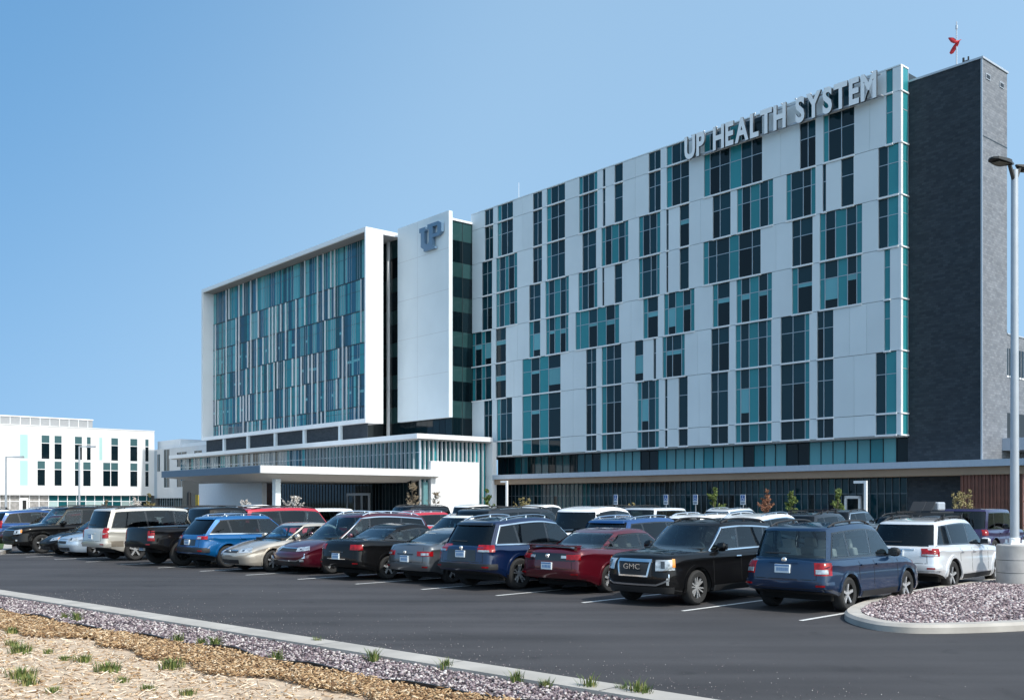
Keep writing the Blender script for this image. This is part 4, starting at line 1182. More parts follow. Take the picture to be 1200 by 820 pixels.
    if P.get('badge'):
        for end, z in P['badge']:
            x0 = cast(Vector((end*20, 0, z)), Vector((-end, 0, 0))).x
            q = MB(); q.lathe([(.001, end*.022), (.045, end*.02), (.055, 0)], 14, 0, 'x', (x0 - L/2 + end*.012, 0, z)); q.build('badge', M_CHROME, root)
    if P.get('lettering'):
        tx, z, hh = P['lettering']
        x0 = cast(Vector((20, 0, z)), Vector((-1, 0, 0))).x
        m_ = text_mesh(tx, hh / .72, .012, .0); m_.materials.clear(); m_.materials.append(M_CHROME)
        xs_ = [v.co.x for v in m_.vertices]; cxx = (min(xs_) + max(xs_)) / 2
        o = bpy.data.objects.new('emblem', m_); C.objects.link(o); o.parent = go
        o.matrix_local = Matrix(((0, 0, 1, x0 - L/2 + .045), (1.25, 0, 0, -cxx*1.25), (0, 1, 0, z - hh/2), (0, 0, 0, 1)))
    return root

def var_of(kind, **kw):
    P = dict(BASE[kind]); P.update(kw); return P

def put(kindP, name, px, py, wheel, label, col, cat='car', group='cars parked in the lot', jitter=0.0):
    """wheel: 'rr' (rear right tyre meets the ground at the pixel, nose away) or 'fl' (front left, nose to the camera)"""
    P = kindP; g = ground(px, py)
    hd = (HEAD_IN if wheel == 'rr' else HEAD_OUT) + jitter
    lx = CAR_S * ((P['ro'] if wheel == 'rr' else P['ro'] + P['wb']) - P['L'] / 2)
    ly = CAR_S * (-1 if wheel == 'rr' else 1) * (P['W'] / 2 - .12)
    c, s = math.cos(hd), math.sin(hd)
    loc = Vector((g.x - (c*lx - s*ly), g.y - (s*lx + c*ly), 0))
    rel = loc - LOT0
    print('%-16s r %.2f v %.2f' % (name, rel.dot(RL), rel.dot(VL)))
    return make_car(P, name, loc, hd, label, cat, col, group)

def clone(root, loc, rz, label, col, name=None, group='cars parked in the lot'):
    r = root.copy(); C.objects.link(r); r.location = loc; r.rotation_euler = (0, 0, rz); r['label'] = label; r['group'] = group
    if name: r.name = name
    old = [m for m in PAINTS.values()]
    def rec(src, par):
        for ch in src.children:
            d = ch.copy(); C.objects.link(d); d.parent = par
            for sl in d.material_slots:
                if sl.material in old:
                    sl.link = 'OBJECT'; sl.material = PAINTS[col]
            rec(ch, d)
    rec(root, r)
    return r

FG = 'cars in the front parking row'
K_ = {}
K_['terrain'] = var_of('suv', L=4.71, W=1.85, H=1.69, chrome=2, chromeh=1, rails=1, grille=(.46,.60,.94), gchrome=.05, hl=(.56,.98,.72,.94), hls=.02, hls2=.0, amber=1, fog=(.86,.95,.44,.58), chinbar=.42,
    belt=[(0,1.04),(.25,1.10),(1.5,1.09),(3.3,1.06),(3.75,1.05),(4.4,1.02),(4.64,.97),(4.71,.88)], leanf=.03, bowf=.16, lettering=('GMC', .80, .11), intake=(.6,.32,.40), cp=1.1, clad=.10, spokes=6, twin=1, lip=.12)
K_['forester'] = var_of('wagon', rails=1, clad=.0, tl=(.70,1.10,.72,.955), tls=.0, tlc=(.73,.92,.75,.83), platez=.83, badge=[(-1,.99)], wiper=1, seatmat=M_SEATL, rearmat=M_GLASST, reartint=M_GLASST, mirrorp=0, lip=.11, spokes=5)
K_['forester']['clad'] = .11
K_['impala'] = var_of('sedan', L=5.05, W=1.86, wb=2.81, ro=1.15, belt=[(0,.92),(.10,1.00),(.45,1.03),(1.0,1.01),(2,.96),(3.3,.94),(3.9,.89),(4.6,.79),(4.92,.68),(5.05,.56)], cowl=3.85, wtop=2.95, rtop=1.55, rbase=.78, bp=2.42, cp=1.42, peak=2.3,
    spoiler='wing', rearpanel=(.86,.76,.93,M_GLOSSB), tl=(.58,.90,.79,.91), tlc=(.42,.48,.82,.88), platez=.64, rearmat=M_GLASST, reartint=M_GLASST, badge=[(-1,.86)])
K_['highlander'] = var_of('suv', L=4.87, W=1.92, H=1.73, wb=2.79, ro=1.08, chrome=2, rails=2, tl=(.56,1.06,.92,1.08), tlc=(.58,.82,.92,.965), platez=.86, badge=[(-1,1.0)], clad=.16, spoiler='lip', spcol=0, wiper=1, lip=.11, cladarch=0, rearpanel=(.50,.70,.96,M_GLOSSB), R=.38, spokes=5, twin=1)
K_['rsx'] = var_of('coupe', two_door=1, tl=(.50,1.02,.72,.84), tlc=(.66,.82,.74,.80), platez=.64, badge=[(-1,.80)], spoiler=None, rearmat=M_GLASST, rg0=.1, spokes=5, lip=.09)
K_['avenger'] = var_of('sedan', L=4.85, H=1.49, tl=(.60,1.0,.82,.96), platez=.64, lip=.11, spokes=5, rearchrome=.56, rearmat=M_GLASST, reartint=M_GLASST, belt=[(0,.94),(.10,1.02),(.45,1.06),(1.0,1.04),(2,.98),(3.2,.95),(3.75,.90),(4.4,.80),(4.72,.69),(4.85,.57)])
K_['pacifica'] = var_of('minivan', chrome=2, rails=2, hl=(.50,1.02,.66,.78), hls=.05, hls2=.04, grille=(.50,.66,.76), gchrome=.015, intake=(.74,.26,.40), chinbar=.38, fog=(.72,.92,.38,.44), gbf=.26, badge=None)
K_['accord'] = var_of('sedan', L=4.81, H=1.45, hl=(.50,1.0,.58,.70), hls=.02, hls2=.05, grille=(.42,.58,.66), gchrome=.02, intake=(.52,.26,.38), reartint=M_GLASST, spokes=7, spw=.12, badge=[(1,.62)])
K_['equinox'] = var_of('suv', L=4.65, W=1.84, H=1.66, chrome=1, rails=2, tl=(.58,1.06,.92,1.02), tlc=(.60,.70,.93,.99), platez=.82, clad=.20, cladarch=0, spoiler='lip', rearpanel=(.52,.72,.92,M_GLOSSB), lip=.1, leanr=.12, rearchrome=.52, rtop=.60)
K_['ram'] = var_of('pickup', tl=(.80,1.0,.84,1.16), tlc=(.84,.96,.94,1.0), platez=.58, rim=M_RIMD, lip=.13, R=.43, gc=.46, rbz=.62, spokes=6, plate=1, mirrorp=0)
K_['suburban'] = var_of('bigsuv', L=5.4, wb=3.2, ro=1.2, cowl=4.1, wtop=3.45, bp=2.75, cp=1.7, belt=[(0,1.10),(.25,1.15),(2,1.15),(3.8,1.13),(4.3,1.12),(5.0,1.07),(5.3,.99),(5.4,.85)], tl=(.84,1.02,.82,1.18), tlc=(.86,.98,.95,1.0), rails=1, twotone='brownbeige', platez=.86, wiper=1)
K_['hatchc'] = var_of('hatch', hl=(.50,1.0,.58,.70), hls=.05, hls2=.09, grille=(.35,.50,.56), amber=1, intake=(.6,.24,.36))
K_['tahoe'] = var_of('bigsuv', hl=(.62,.98,.78,.95), grille=(.58,.74,.96), gchrome=.02, intake=(.66,.40,.52), fog=(.78,.90,.52,.58), rails=1, lip=.12, mirrorp=1, leanf=.02, amber=1)
K_['icecar'] = var_of('sedan', L=4.6, W=1.76, wb=2.65, ro=1.0, grille=(.4,.52,.62))
K_['journey'] = var_of('suv', L=4.89, W=1.88, H=1.70, wb=2.89, ro=1.02, tl=(.60,1.06,.84,1.02), tlc=(.62,.95,.85,.89), rails=1, platez=.9, wiper=1, lip=.13, clad=.12, rearchrome=.98, bars=1)

K_['cube'] = var_of('wagon', L=4.2, H=1.6)

fr_cars = {}
def FRONT(k, name, px, py, wh, label, col, cat='car', **kw):
    fr_cars[k] = put(K_[k], name, px, py, wh, label, col, cat, FG, **kw)
FRONT('forester', 'station_wagon', 990, 716, 'rr', 'blue station wagon with black roof rails parked tail out beside the gravel island', 'forester_blue')
FRONT('terrain', 'sport_utility_car', 814, 708.5, 'fl', 'black SUV with chrome framed grille parked nose out beside the blue station wagon', 'black', 'suv')
FRONT('impala', 'sedan', 712, 694, 'rr', 'dark red sedan with rear spoiler parked tail out beside the chrome grille black SUV', 'dark_red')
FRONT('highlander', 'sport_utility_car', 607, 690, 'rr', 'dark navy SUV with silver roof rails and chrome window frame beside the red sedan', 'navy', 'suv')
FRONT('rsx', 'coupe', 529, 683, 'rr', 'small grey two door coupe between black sedan and navy SUV', 'grey')
FRONT('avenger', 'sedan', 454, 678.5, 'rr', 'black sedan parked tail out beside the small grey coupe', 'black')
FRONT('pacifica', 'minivan', 388, 672, 'fl', 'burgundy minivan with chrome window arc parked nose out beside the champagne sedan', 'burgundy', 'minivan')
FRONT('accord', 'sedan', 319, 669.5, 'fl', 'champagne coloured sedan parked nose out between bright blue SUV and burgundy minivan', 'champagne')
FRONT('equinox', 'sport_utility_car', 266, 665, 'rr', 'bright blue SUV parked tail out beside the champagne sedan', 'blue', 'suv')
FRONT('ram', 'pickup_truck', 214, 662.5, 'rr', 'black pickup truck with big tyres parked tail out beside the bright blue SUV', 'black', 'pickup')
FRONT('suburban', 'sport_utility_car', 158, 656.5, 'rr', 'two tone white and beige long SUV parked tail out left of the black pickup', 'tan', 'suv')
FRONT('hatchc', 'hatchback', 88, 650.5, 'fl', 'small black hatchback parked nose out right of the large black SUV at the left end', 'black')
FRONT('icecar', 'sedan', 112, 652.5, 'fl', 'pale silver blue car nose showing between black hatchback and two tone long SUV', 'ice')
FRONT('tahoe', 'sport_utility_car', 49, 648, 'fl', 'large black SUV parked nose out at the far left end of the front row', 'black', 'suv')
K_['farblue'] = var_of('suv', tl=(.84,1.04,.85,1.2))
FRONT('farblue', 'sport_utility_car', 20, 639, 'rr', 'royal blue SUV tail with tall red light behind the grass verge at the left edge', 'midblue', 'suv')
FRONT('journey', 'sport_utility_car', 1113, 692, 'rr', 'silver SUV with big red tail lights parked in front of the blue station wagon', 'silver', 'suv')

BG = 'cars in the rear parking rows'
def REAR(src, name, px, d, head, label, col, cat='car', P=None, sc=1.0):
    loc = at_depth(px, d); hd = HEAD_IN if head else HEAD_OUT
    if P is not None:
        o = make_car(P, name, loc, hd, label, cat, col, BG); fr_cars[src] = o
    else:
        o = clone(fr_cars[src], loc, hd, label, col, name, BG); o['category'] = cat
    return o
REAR('wpick', 'pickup_truck', 693, 31.5, 1, 'white crew cab pickup truck with dark rear window behind the dark red sedan', 'white', 'pickup', var_of('pickup', tl=(.84,1.0,.84,1.16), H=1.96, L=5.9, wb=3.7, cowl=4.55, wtop=3.9, bp=3.12, cp=2.2))
REAR('gsuv', 'sport_utility_car', 613, 36, 1, 'long dark grey SUV with tinted side windows left of the white crew cab pickup', 'charcoal', 'suv', var_of('bigsuv', L=5.5, wb=3.3, rails=1, cowl=4.2, wtop=3.55, bp=2.8, cp=1.75, belt=[(0,1.10),(.25,1.15),(2,1.15),(3.9,1.13),(4.4,1.12),(5.1,1.07),(5.4,.99),(5.5,.85)]))
REAR('bsuv2', 'sport_utility_car', 762, 29.5, 1, 'mid blue SUV with black rear window behind the dark red sedan roof', 'midblue', 'suv', var_of('suv', H=1.68, spoiler='lip', rails=2, tl=(.6,1.05,.9,1.02)))
REAR('bsuv2', 'sport_utility_car', 838, 37, 1, 'white SUV roof showing above the black chrome grille SUV', 'white', 'suv')
REAR('highlander', 'sport_utility_car', 905, 34, 1, 'white SUV roof between the black chrome grille SUV and the blue station wagon', 'white', 'suv')
REAR('journey', 'sport_utility_car', 965, 40, 1, 'dark grey SUV roof showing above the blue station wagon rails', 'charcoal', 'suv')
REAR('accord', 'sedan', 1018, 32, 1, 'blue grey sedan roof between the blue station wagon and the silver SUV', 'grey')
rk = REAR('terrain', 'sport_utility_car', 1080, 35, 1, 'black SUV carrying dark roof trays behind the silver SUV', 'black', 'suv')
REAR('jp', 'off_road_car', 1152, 38, 1, 'purple boxy off road car in front of the red brown slat fence', 'purple', 'suv', var_of('jeep', tl=(.8,.98,.95,1.15), spokes=5))
REAR('suburban', 'sport_utility_car', 752, 48, 1, 'black SUV in front of the blue parking signs behind the mid blue SUV', 'black', 'suv')
REAR('jp', 'off_road_car', 781, 45, 1, 'silver boxy off road car between the black SUV and the white SUV roof', 'silver', 'suv')
REAR('wpick', 'pickup_truck', 634, 55, 0, 'far white pickup truck in front of the pale ground floor glazing', 'white', 'pickup')
REAR('wpick', 'pickup_truck', 553, 60, 1, 'white pickup truck in front of the blank sunlit white wall', 'white', 'pickup')
REAR('accord', 'sedan', 515, 62, 0, 'white sedan in front of the bare tree left of the far white pickup', 'white')
REAR('equinox', 'sport_utility_car', 508, 47, 1, 'red SUV roof in front of the sunlit white wall', 'red', 'suv')
REAR('equinox', 'sport_utility_car', 541, 34.5, 0, 'white SUV with dark side windows behind the navy SUV and grey coupe', 'white', 'suv')
REAR('forester', 'station_wagon', 447, 43, 1, 'black station wagon roof behind the burgundy minivan', 'black')
REAR('suburban', 'sport_utility_car', 343, 39, 1, 'red boxy SUV with black rear window behind the champagne sedan', 'red', 'suv')
REAR('jp', 'off_road_car', 393, 41, 1, 'white boxy off road car with roof bars behind the burgundy minivan windscreen', 'white', 'suv')
REAR('suburban', 'sport_utility_car', 268, 43, 1, 'black SUV with pale roof edge behind the bright blue SUV', 'black', 'suv')
REAR('wpick', 'pickup_truck', 300, 56, 0, 'white pickup truck in front of the grey entrance wall', 'white', 'pickup')
REAR('accord', 'sedan', 212, 50, 0, 'silver blue sedan behind the black pickup bed', 'ice')
REAR('bsuv2', 'sport_utility_car', 170, 72, 0, 'far white SUV under the annex glazing behind the two tone long SUV', 'white', 'suv')
REAR('avenger', 'sedan', 137, 66, 0, 'silver sedan with raised bright glass behind the two tone long SUV', 'silver')
REAR('hatchc', 'hatchback', 112, 60, 1, 'bright red hatchback behind the large black SUV rear', 'red')
REAR('impala', 'sedan', 60, 52, 0, 'burgundy sedan low behind the large black SUV bonnet', 'burgundy')
REAR('highlander', 'sport_utility_car', 68, 72, 1, 'dark blue grey SUV far off before the annex shop windows', 'navy', 'suv')
REAR('accord', 'sedan', 50, 64, 1, 'pale champagne sedan far off between royal blue SUV and burgundy sedan', 'champagne')
REAR('journey', 'sport_utility_car', 8, 56, 1, 'white SUV at the left edge behind the royal blue SUV', 'white', 'suv')
REAR('hatchc', 'hatchback', 24, 74, 0, 'silver hatchback far off by the stone base of the annex at left', 'silver')
REAR('equinox', 'sport_utility_car', 90, 82, 1, 'red SUV far off by the white annex door', 'red', 'suv')
REAR('rsx', 'coupe', 420, 62, 1, 'dark grey coupe roof before the entrance door under the canopy', 'charcoal')
REAR('tahoe', 'sport_utility_car', 480, 58, 0, 'black SUV roof before the glazed pier of the entrance', 'black', 'suv')
REAR('pacifica', 'minivan', 865, 58, 1, 'silver minivan roof before the reddish young tree', 'silver', 'minivan')
REAR('terrain', 'sport_utility_car', 1000, 54, 1, 'dark grey SUV before the white framed side door', 'charcoal', 'suv')
REAR('avenger', 'sedan', 930, 60, 0, 'black sedan roof before the green young trees', 'black')
REAR('highlander', 'sport_utility_car', 705, 62, 0, 'navy SUV roof left of the leftmost parking sign', 'navy', 'suv')
# roof trays on the black SUV: folded cargo boxes standing on its bars
rt = thing('roof_tray', rk.location + Vector((.2, .1, 1.90)), HEAD_IN, 'set of dark upright roof trays and pale box lid on the black SUV roof', 'roof rack')
q = MB()
for (a, b) in ((-.9, -.55), (-.1, .25)):
    q.add([(a, -.22, 0), (b, -.22, .32), (b + .06, -.22, .32), (a + .06, -.22, 0), (a, .22, 0), (b, .22, .32), (b + .06, .22, .32), (a + .06, .22, 0)], [(0,1,2,3), (7,6,5,4), (0,4,5,1), (1,5,6,2), (2,6,7,3), (3,7,4,0)])
q.box(-1.1, -.6, -.08, .9, -.54, -.02); q.box(-1.1, .54, -.08, .9, .6, -.02)
q.build('tray', M_PLAST, rt)
q = MB(); q.box(.35, -.30, 0, .95, .30, .30); q.build('box_lid', M_GREYTRIM, rt, bevel=.05)
# ================================================================== GROUND
def sheet(name, pts, z, m, label=None):
    me = bpy.data.meshes.new(name); me.from_pydata([(x, y, z) for x, y in pts], [], [tuple(range(len(pts)))]); me.materials.append(m)
    o = bpy.data.objects.new(name, me); C.objects.link(o); o['kind'] = 'structure'
    if me.polygons[0].normal.z < 0: me.flip_normals()
    return o
def asphalt_mat():
    m = bpy.data.materials.new('asphalt'); m.use_nodes = True; nt = m.node_tree; L = nt.links; b = nt.nodes['Principled BSDF']
    tc = node(nt, 'ShaderNodeTexCoord')
    mp = node(nt, 'ShaderNodeMapping'); mp.inputs['Rotation'].default_value = (0, 0, R(44.5)); mp.inputs['Scale'].default_value = (.12, 1.1, 1)
    L.new(tc.outputs['Object'], mp.inputs[0])
    n1 = node(nt, 'ShaderNodeTexNoise'); n1.inputs['Scale'].default_value = 1.0; n1.inputs['Detail'].default_value = 6; L.new(mp.outputs[0], n1.inputs['Vector'])
    n2 = node(nt, 'ShaderNodeTexNoise'); n2.inputs['Scale'].default_value = 90; n2.inputs['Detail'].default_value = 3; L.new(tc.outputs['Object'], n2.inputs['Vector'])
    n3 = node(nt, 'ShaderNodeTexNoise'); n3.inputs['Scale'].default_value = .35; n3.inputs['Detail'].default_value = 5; L.new(tc.outputs['Object'], n3.inputs['Vector'])
    a1 = node(nt, 'ShaderNodeMapRange'); a1.inputs['From Min'].default_value = .3; a1.inputs['From Max'].default_value = .7; a1.inputs['To Min'].default_value = .74; a1.inputs['To Max'].default_value = 1.26; L.new(n1.outputs['Fac'], a1.inputs[0])
    a2 = node(nt, 'ShaderNodeMapRange'); a2.inputs['From Min'].default_value = .25; a2.inputs['From Max'].default_value = .75; a2.inputs['To Min'].default_value = .6; a2.inputs['To Max'].default_value = 1.4; L.new(n2.outputs['Fac'], a2.inputs[0])
    a3 = node(nt, 'ShaderNodeMapRange'); a3.inputs['From Min'].default_value = .3; a3.inputs['From Max'].default_value = .7; a3.inputs['To Min'].default_value = .88; a3.inputs['To Max'].default_value = 1.12; L.new(n3.outputs['Fac'], a3.inputs[0])
    m1 = node(nt, 'ShaderNodeMath', operation='MULTIPLY'); L.new(a1.outputs[0], m1.inputs[0]); L.new(a2.outputs[0], m1.inputs[1])
    m2 = node(nt, 'ShaderNodeMath', operation='MULTIPLY'); L.new(m1.outputs[0], m2.inputs[0]); L.new(a3.outputs[0], m2.inputs[1])
    n4 = node(nt, 'ShaderNodeTexNoise'); n4.inputs['Scale'].default_value = 1.1; n4.inputs['Detail'].default_value = 5; n4.inputs['Distortion'].default_value = .6; L.new(tc.outputs['Object'], n4.inputs['Vector'])
    a4 = node(nt, 'ShaderNodeMapRange'); a4.inputs['From Min'].default_value = .62; a4.inputs['From Max'].default_value = .72; a4.inputs['To Min'].default_value = 1; a4.inputs['To Max'].default_value = .72; L.new(n4.outputs['Fac'], a4.inputs[0])
    m5 = node(nt, 'ShaderNodeMath', operation='MULTIPLY'); L.new(m2.outputs[0], m5.inputs[0]); L.new(a4.outputs[0], m5.inputs[1]); m2 = m5
    # crushed light specks along the kerb and oil patches
    vo = node(nt, 'ShaderNodeTexVoronoi'); vo.inputs['Scale'].default_value = 38; L.new(tc.outputs['Object'], vo.inputs['Vector'])
    lt = node(nt, 'ShaderNodeMath', operation='LESS_THAN'); lt.inputs[1].default_value = .12; L.new(vo.outputs['Distance'], lt.inputs[0])
    gt = node(nt, 'ShaderNodeMath', operation='GREATER_THAN'); gt.inputs[1].default_value = .80; L.new(vo.outputs['Color'], gt.inputs[0])
    ml = node(nt, 'ShaderNodeMath', operation='MULTIPLY'); L.new(lt.outputs[0], ml.inputs[0]); L.new(gt.outputs[0], ml.inputs[1])
    vm = node(nt, 'ShaderNodeVectorMath', operation='SCALE'); vm.inputs[0].default_value = (.049, .047, .049); L.new(m2.outputs[0], vm.inputs['Scale'])
    mx = node(nt, 'ShaderNodeMix', data_type='RGBA'); L.new(ml.outputs[0], mx.inputs[0]); L.new(vm.outputs[0], mx.inputs[6]); mx.inputs[7].default_value = (.12, .12, .12, 1)
    L.new(mx.outputs[2], b.inputs['Base Color']); b.inputs['Roughness'].default_value = .82
    b.inputs['Specular IOR Level'].default_value = .3
    bp = node(nt, 'ShaderNodeBump'); bp.inputs['Strength'].default_value = .5; bp.inputs['Distance'].default_value = .01; L.new(n2.outputs['Fac'], bp.inputs['Height']); L.new(bp.outputs[0], b.inputs['Normal'])
    return m
M_ASPH = asphalt_mat()
M_GRASSG = mat('grass_ground', (.045, .085, .018), .95, var=.35, vscale=1.2, bump=.5, bscale=30)
sheet('ground', [(-2500, -600), (2500, -600), (2500, 4000), (-2500, 4000)], -.03, mat('far_ground', (.09, .10, .05), .95, var=.3, vscale=.05))
def LP(r, v): p = lot(r, v); return (p.x, p.y)
KV = None
# the near kerb line (asphalt side), from pixels on the ground
k0, k1 = ground(0, 690, .13), ground(800, 812, .13); k0.z = k1.z = 0
kd = (k1 - k0).normalized(); kn = Vector((kd.y, -kd.x, 0))          # towards the camera
if kn.y > 0: kn = -kn
def kp(s, o, z=0): return k0 + kd * s + kn * o + Vector((0, 0, z))
KL0, KL1 = -32, 34
a, b = kp(KL0, 0), kp(KL1, 0)
sheet('asphalt', [(a.x, a.y), (b.x, b.y), (b.x + 40, b.y + 10), (b.x + 70, b.y + 90), tuple(bw(60, -7)[:2]), tuple(bw(-120, -7)[:2]), (a.x - 60, a.y + 75)], 0, M_ASPH)
# pavement in front of the buildings
q = MB(); 
pts = [bw(40, -6.2), bw(40, 3), bw(-170, 3), bw(-170, -40), bw(-82, -40), bw(-82, -33.5), bw(-48, -33.5), bw(-48, -6.2)]
q.prism([(p.x, p.y) for p in pts], -.05, .12)
o = q.build('pavement', M_CONC, recalc=True); o['kind'] = 'structure'
o = sheet('lawn', [tuple(bw(8, -.2)[:2]), tuple(bw(40, -.2)[:2]), tuple(bw(40, -5.2)[:2]), tuple(bw(8, -5.2)[:2])], .135, M_GRASSG)

# painted bay lines
M_LINE = mat('road_paint', (.62, .62, .60), .7, var=.22, vscale=9)
q = MB()
def line(p, d, ln, w=.10, z=.004):
    n = Vector((-d.y, d.x, 0)) * w / 2; e = p + d * ln
    q.add([(x.x, x.y, z) for x in (p - n, p + n, e + n, e - n)], [(3, 2, 1, 0)])
ends = [ground(800, 715.5), ground(673, 705.2), ground(572.5, 697), ground(486, 690), ground(412.5, 683.7)]
step = (ends[4] - ends[0]) / 4.06
for i in range(-2, 16):
    p = ends[0] + step * i
    if i in (0,): p = ends[0]
    line(p, VL, 5.2)
for row in range(1, 3):
    for i in range(-3, 20): line(lot(3 - 2.62 * i, 5.6 + row * 17.5 - 5), VL, 10.2)
o = q.build('bay_markings', M_LINE, recalc=True); o['kind'] = 'structure'

# near kerb
q = MB(); w = .50
prof = [(-.01, -.02), (.0, .10), (.03, .13), (.50, .13), (.50, -.05)]
n = 60; vs = []
for i in range(n + 1):
    s = KL0 + (KL1 - KL0) * i / n
    for o_, z in prof: vs.append(kp(s, o_, z))
m_ = len(prof); fs = []
for i in range(n):
    for j in range(m_): fs.append((i*m_ + j, i*m_ + (j+1) % m_, (i+1)*m_ + (j+1) % m_, (i+1)*m_ + j))
q.add(vs, fs)
o = q.build('kerb', M_KERB, recalc=True); o['kind'] = 'structure'
# joints in the kerb are real thin dark strips
q = MB()
for i in range(26):
    s = KL0 + 1 + i * 2.6; p = kp(s, .26); d2 = kn
    a_ = kp(s - .006, .02, .0315); b_ = kp(s + .006, .02, .0315)
    q.add([kp(s-.006,.035,.1325), kp(s+.006,.035,.1325), kp(s+.006,.495,.1325), kp(s-.006,.495,.1325)], [(0,1,2,3)])
o = q.build('kerb_joints', M_DARKMULL, recalc=True); o['kind'] = 'structure'

# strips behind the kerb
def edge_o(s):       # where the black edging runs, metres behind the kerb line
    return 1.92 - .022 * (s - 0) + .07 * math.sin(s * .9) + .05 * math.sin(s * 2.3 + 1)
def strip(name, f0, f1, z0, z1, m, n=80):
    v = []
    for i in range(n + 1):
        s = KL0 + (KL1 - KL0) * i / n; v += [kp(s, f0(s), z0), kp(s, f1(s), z1)]
    me = bpy.data.meshes.new(name); me.from_pydata(v, [], [(2*i, 2*i+1, 2*i+3, 2*i+2) for i in range(n)]); me.materials.append(m)
    o = bpy.data.objects.new(name, me); C.objects.link(o); o['kind'] = 'structure'; return o
strip('gravel_base', lambda s: .5, edge_o, .07, .06, mat('gravel_base', (.16, .14, .14), .95, var=.4, vscale=25))
strip('mulch_base', edge_o, lambda s: edge_o(s) + .6, .05, .05, mat('mulch_base', (.19, .115, .055), .95, var=.5, vscale=14, bump=.8, bscale=50))
strip('straw_base', lambda s: edge_o(s) + .48, lambda s: 26, .054, .75, mat('straw_base', (.50, .385, .275), .95, var=.25, vscale=8, bump=.8, bscale=45))
q = MB(); n = 140
for i in range(n):
    s0, s1 = KL0 + (KL1-KL0)*i/n, KL0 + (KL1-KL0)*(i+1)/n
    z = .15 + .03*math.sin(s0*3.1); z2 = .15 + .03*math.sin(s1*3.1)
    A_, B_ = kp(s0, edge_o(s0)), kp(s1, edge_o(s1)); dn = kn*.03
    q.add([A_, B_, B_+dn, A_+dn, A_+Vector((0,0,z)), B_+Vector((0,0,z2)), B_+dn+Vector((0,0,z2)), A_+dn+Vector((0,0,z))], [(4,5,6,7),(0,1,5,4),(2,3,7,6)])
o = q.build('bed_edging', M_BLACKM, recalc=True); tag(o, 'black plastic landscape edging between the gravel strip and the bark mulch', 'edging')

# ------------------------------------------------------------------ scattered stones, bark and straw (nobody could count them)
ng = np.random.default_rng(5)
def scatter(name, P, sizes, base_v, base_f, m, flat=1.0, tilt=.5, smooth=False, jit=.25):
    n = len(P); nv = len(base_v); bv = np.array(base_v); bf = np.array(base_f)
    yaw = ng.uniform(0, 2*np.pi, n); tx = ng.normal(0, tilt, n); ty = ng.normal(0, tilt, n)
    cz, sz = np.cos(yaw), np.sin(yaw); cx, sx = np.cos(tx), np.sin(tx); cy, sy = np.cos(ty), np.sin(ty)
    V = np.repeat(bv[None], n, 0) * sizes[:, None, :] 
    V = V * (1 + ng.uniform(-jit, jit, (n, nv, 1)))
    x, y, z = V[..., 0], V[..., 1], V[..., 2]
    y, z = y*cx[:,None] - z*sx[:,None], y*sx[:,None] + z*cx[:,None]
    x, z = x*cy[:,None] + z*sy[:,None], -x*sy[:,None] + z*cy[:,None]
    x, y = x*cz[:,None] - y*sz[:,None], x*sz[:,None] + y*cz[:,None]
    V = np.stack([x, y, z], -1) + P[:, None, :]
    Fc = (bf[None] + (np.arange(n) * nv)[:, None, None]).reshape(-1, bf.shape[1])
    me = bpy.data.meshes.new(name)
    me.vertices.add(n*nv); me.vertices.foreach_set('co', V.reshape(-1).astype(np.float32))
    k = bf.shape[1]; me.loops.add(Fc.size); me.loops.foreach_set('vertex_index', Fc.reshape(-1).astype(np.int32))
    me.polygons.add(len(Fc)); me.polygons.foreach_set('loop_start', (np.arange(len(Fc))*k).astype(np.int32)); me.polygons.foreach_set('loop_total', np.full(len(Fc), k, np.int32))
    me.update(calc_edges=True); me.validate()
    me.materials.append(m)
    o = bpy.data.objects.new(name, me); C.objects.link(o); o['kind'] = 'stuff'
    return o
bmi = bmesh.new(); bmesh.ops.create_icosphere(bmi, subdivisions=1, radius=.5); bmi.verts.ensure_lookup_table()
ICO_V = [tuple(v.co) for v in bmi.verts]; ICO_F = [tuple(v.index for v in f.verts) for f in bmi.faces]; bmi.free()
BOX_V = [(x, y, z) for x in (-.5, .5) for y in (-.5, .5) for z in (-.5, .5)]
BOX_F = [(0,1,3,2), (4,6,7,5), (0,4,5,1), (2,3,7,6), (0,2,6,4), (1,5,7,3)]
def kparr(s, o, z): 
    return np.stack([k0.x + kd.x*s + kn.x*o, k0.y + kd.y*s + kn.y*o, z], -1)
def strip_pts(n, s0, s1, f0, f1, z, bias=1.0):
    s = s0 + (s1 - s0) * ng.uniform(0, 1, n) ** bias
    e0 = np.array([f0(v) for v in s]); e1 = np.array([f1(v) for v in s]); o = e0 + (e1 - e0) * ng.uniform(0, 1, n)
    return kparr(s, o, np.full(n, z) + ng.uniform(-.012, .018, n))
M_STONE = ramp_island_mat('river_stone', [(0, (.03,.022,.028)), (.25, (.09,.065,.075)), (.45, (.20,.15,.165)), (.65, (.29,.235,.24)), (.85, (.42,.37,.36)), (1, (.60,.56,.53))], .75)
n = 28000
Pp = strip_pts(n, -4, 30, lambda s: .52, lambda s: edge_o(s) - .02, .085, .95)
sz_ = ng.uniform(.02, .052, n)[:, None] * np.stack([ng.uniform(.9,1.4,n), ng.uniform(.7,1.1,n), ng.uniform(.5,.9,n)], -1)
scatter('gravel_stones', Pp, sz_, ICO_V, ICO_F, M_STONE, tilt=.4)
M_BARK = ramp_island_mat('bark_chip', [(0, (.14,.075,.035)), (.3, (.28,.165,.08)), (.6, (.43,.28,.145)), (.85, (.55,.40,.24)), (1, (.66,.53,.37))], .9)
n = 38000
Pp = strip_pts(n, -4, 27, lambda s: edge_o(s) + .03, lambda s: edge_o(s) + .62 + .42*abs(math.sin(s*.55 + .7)) + .13*math.sin(s*3.7), .09, .95)
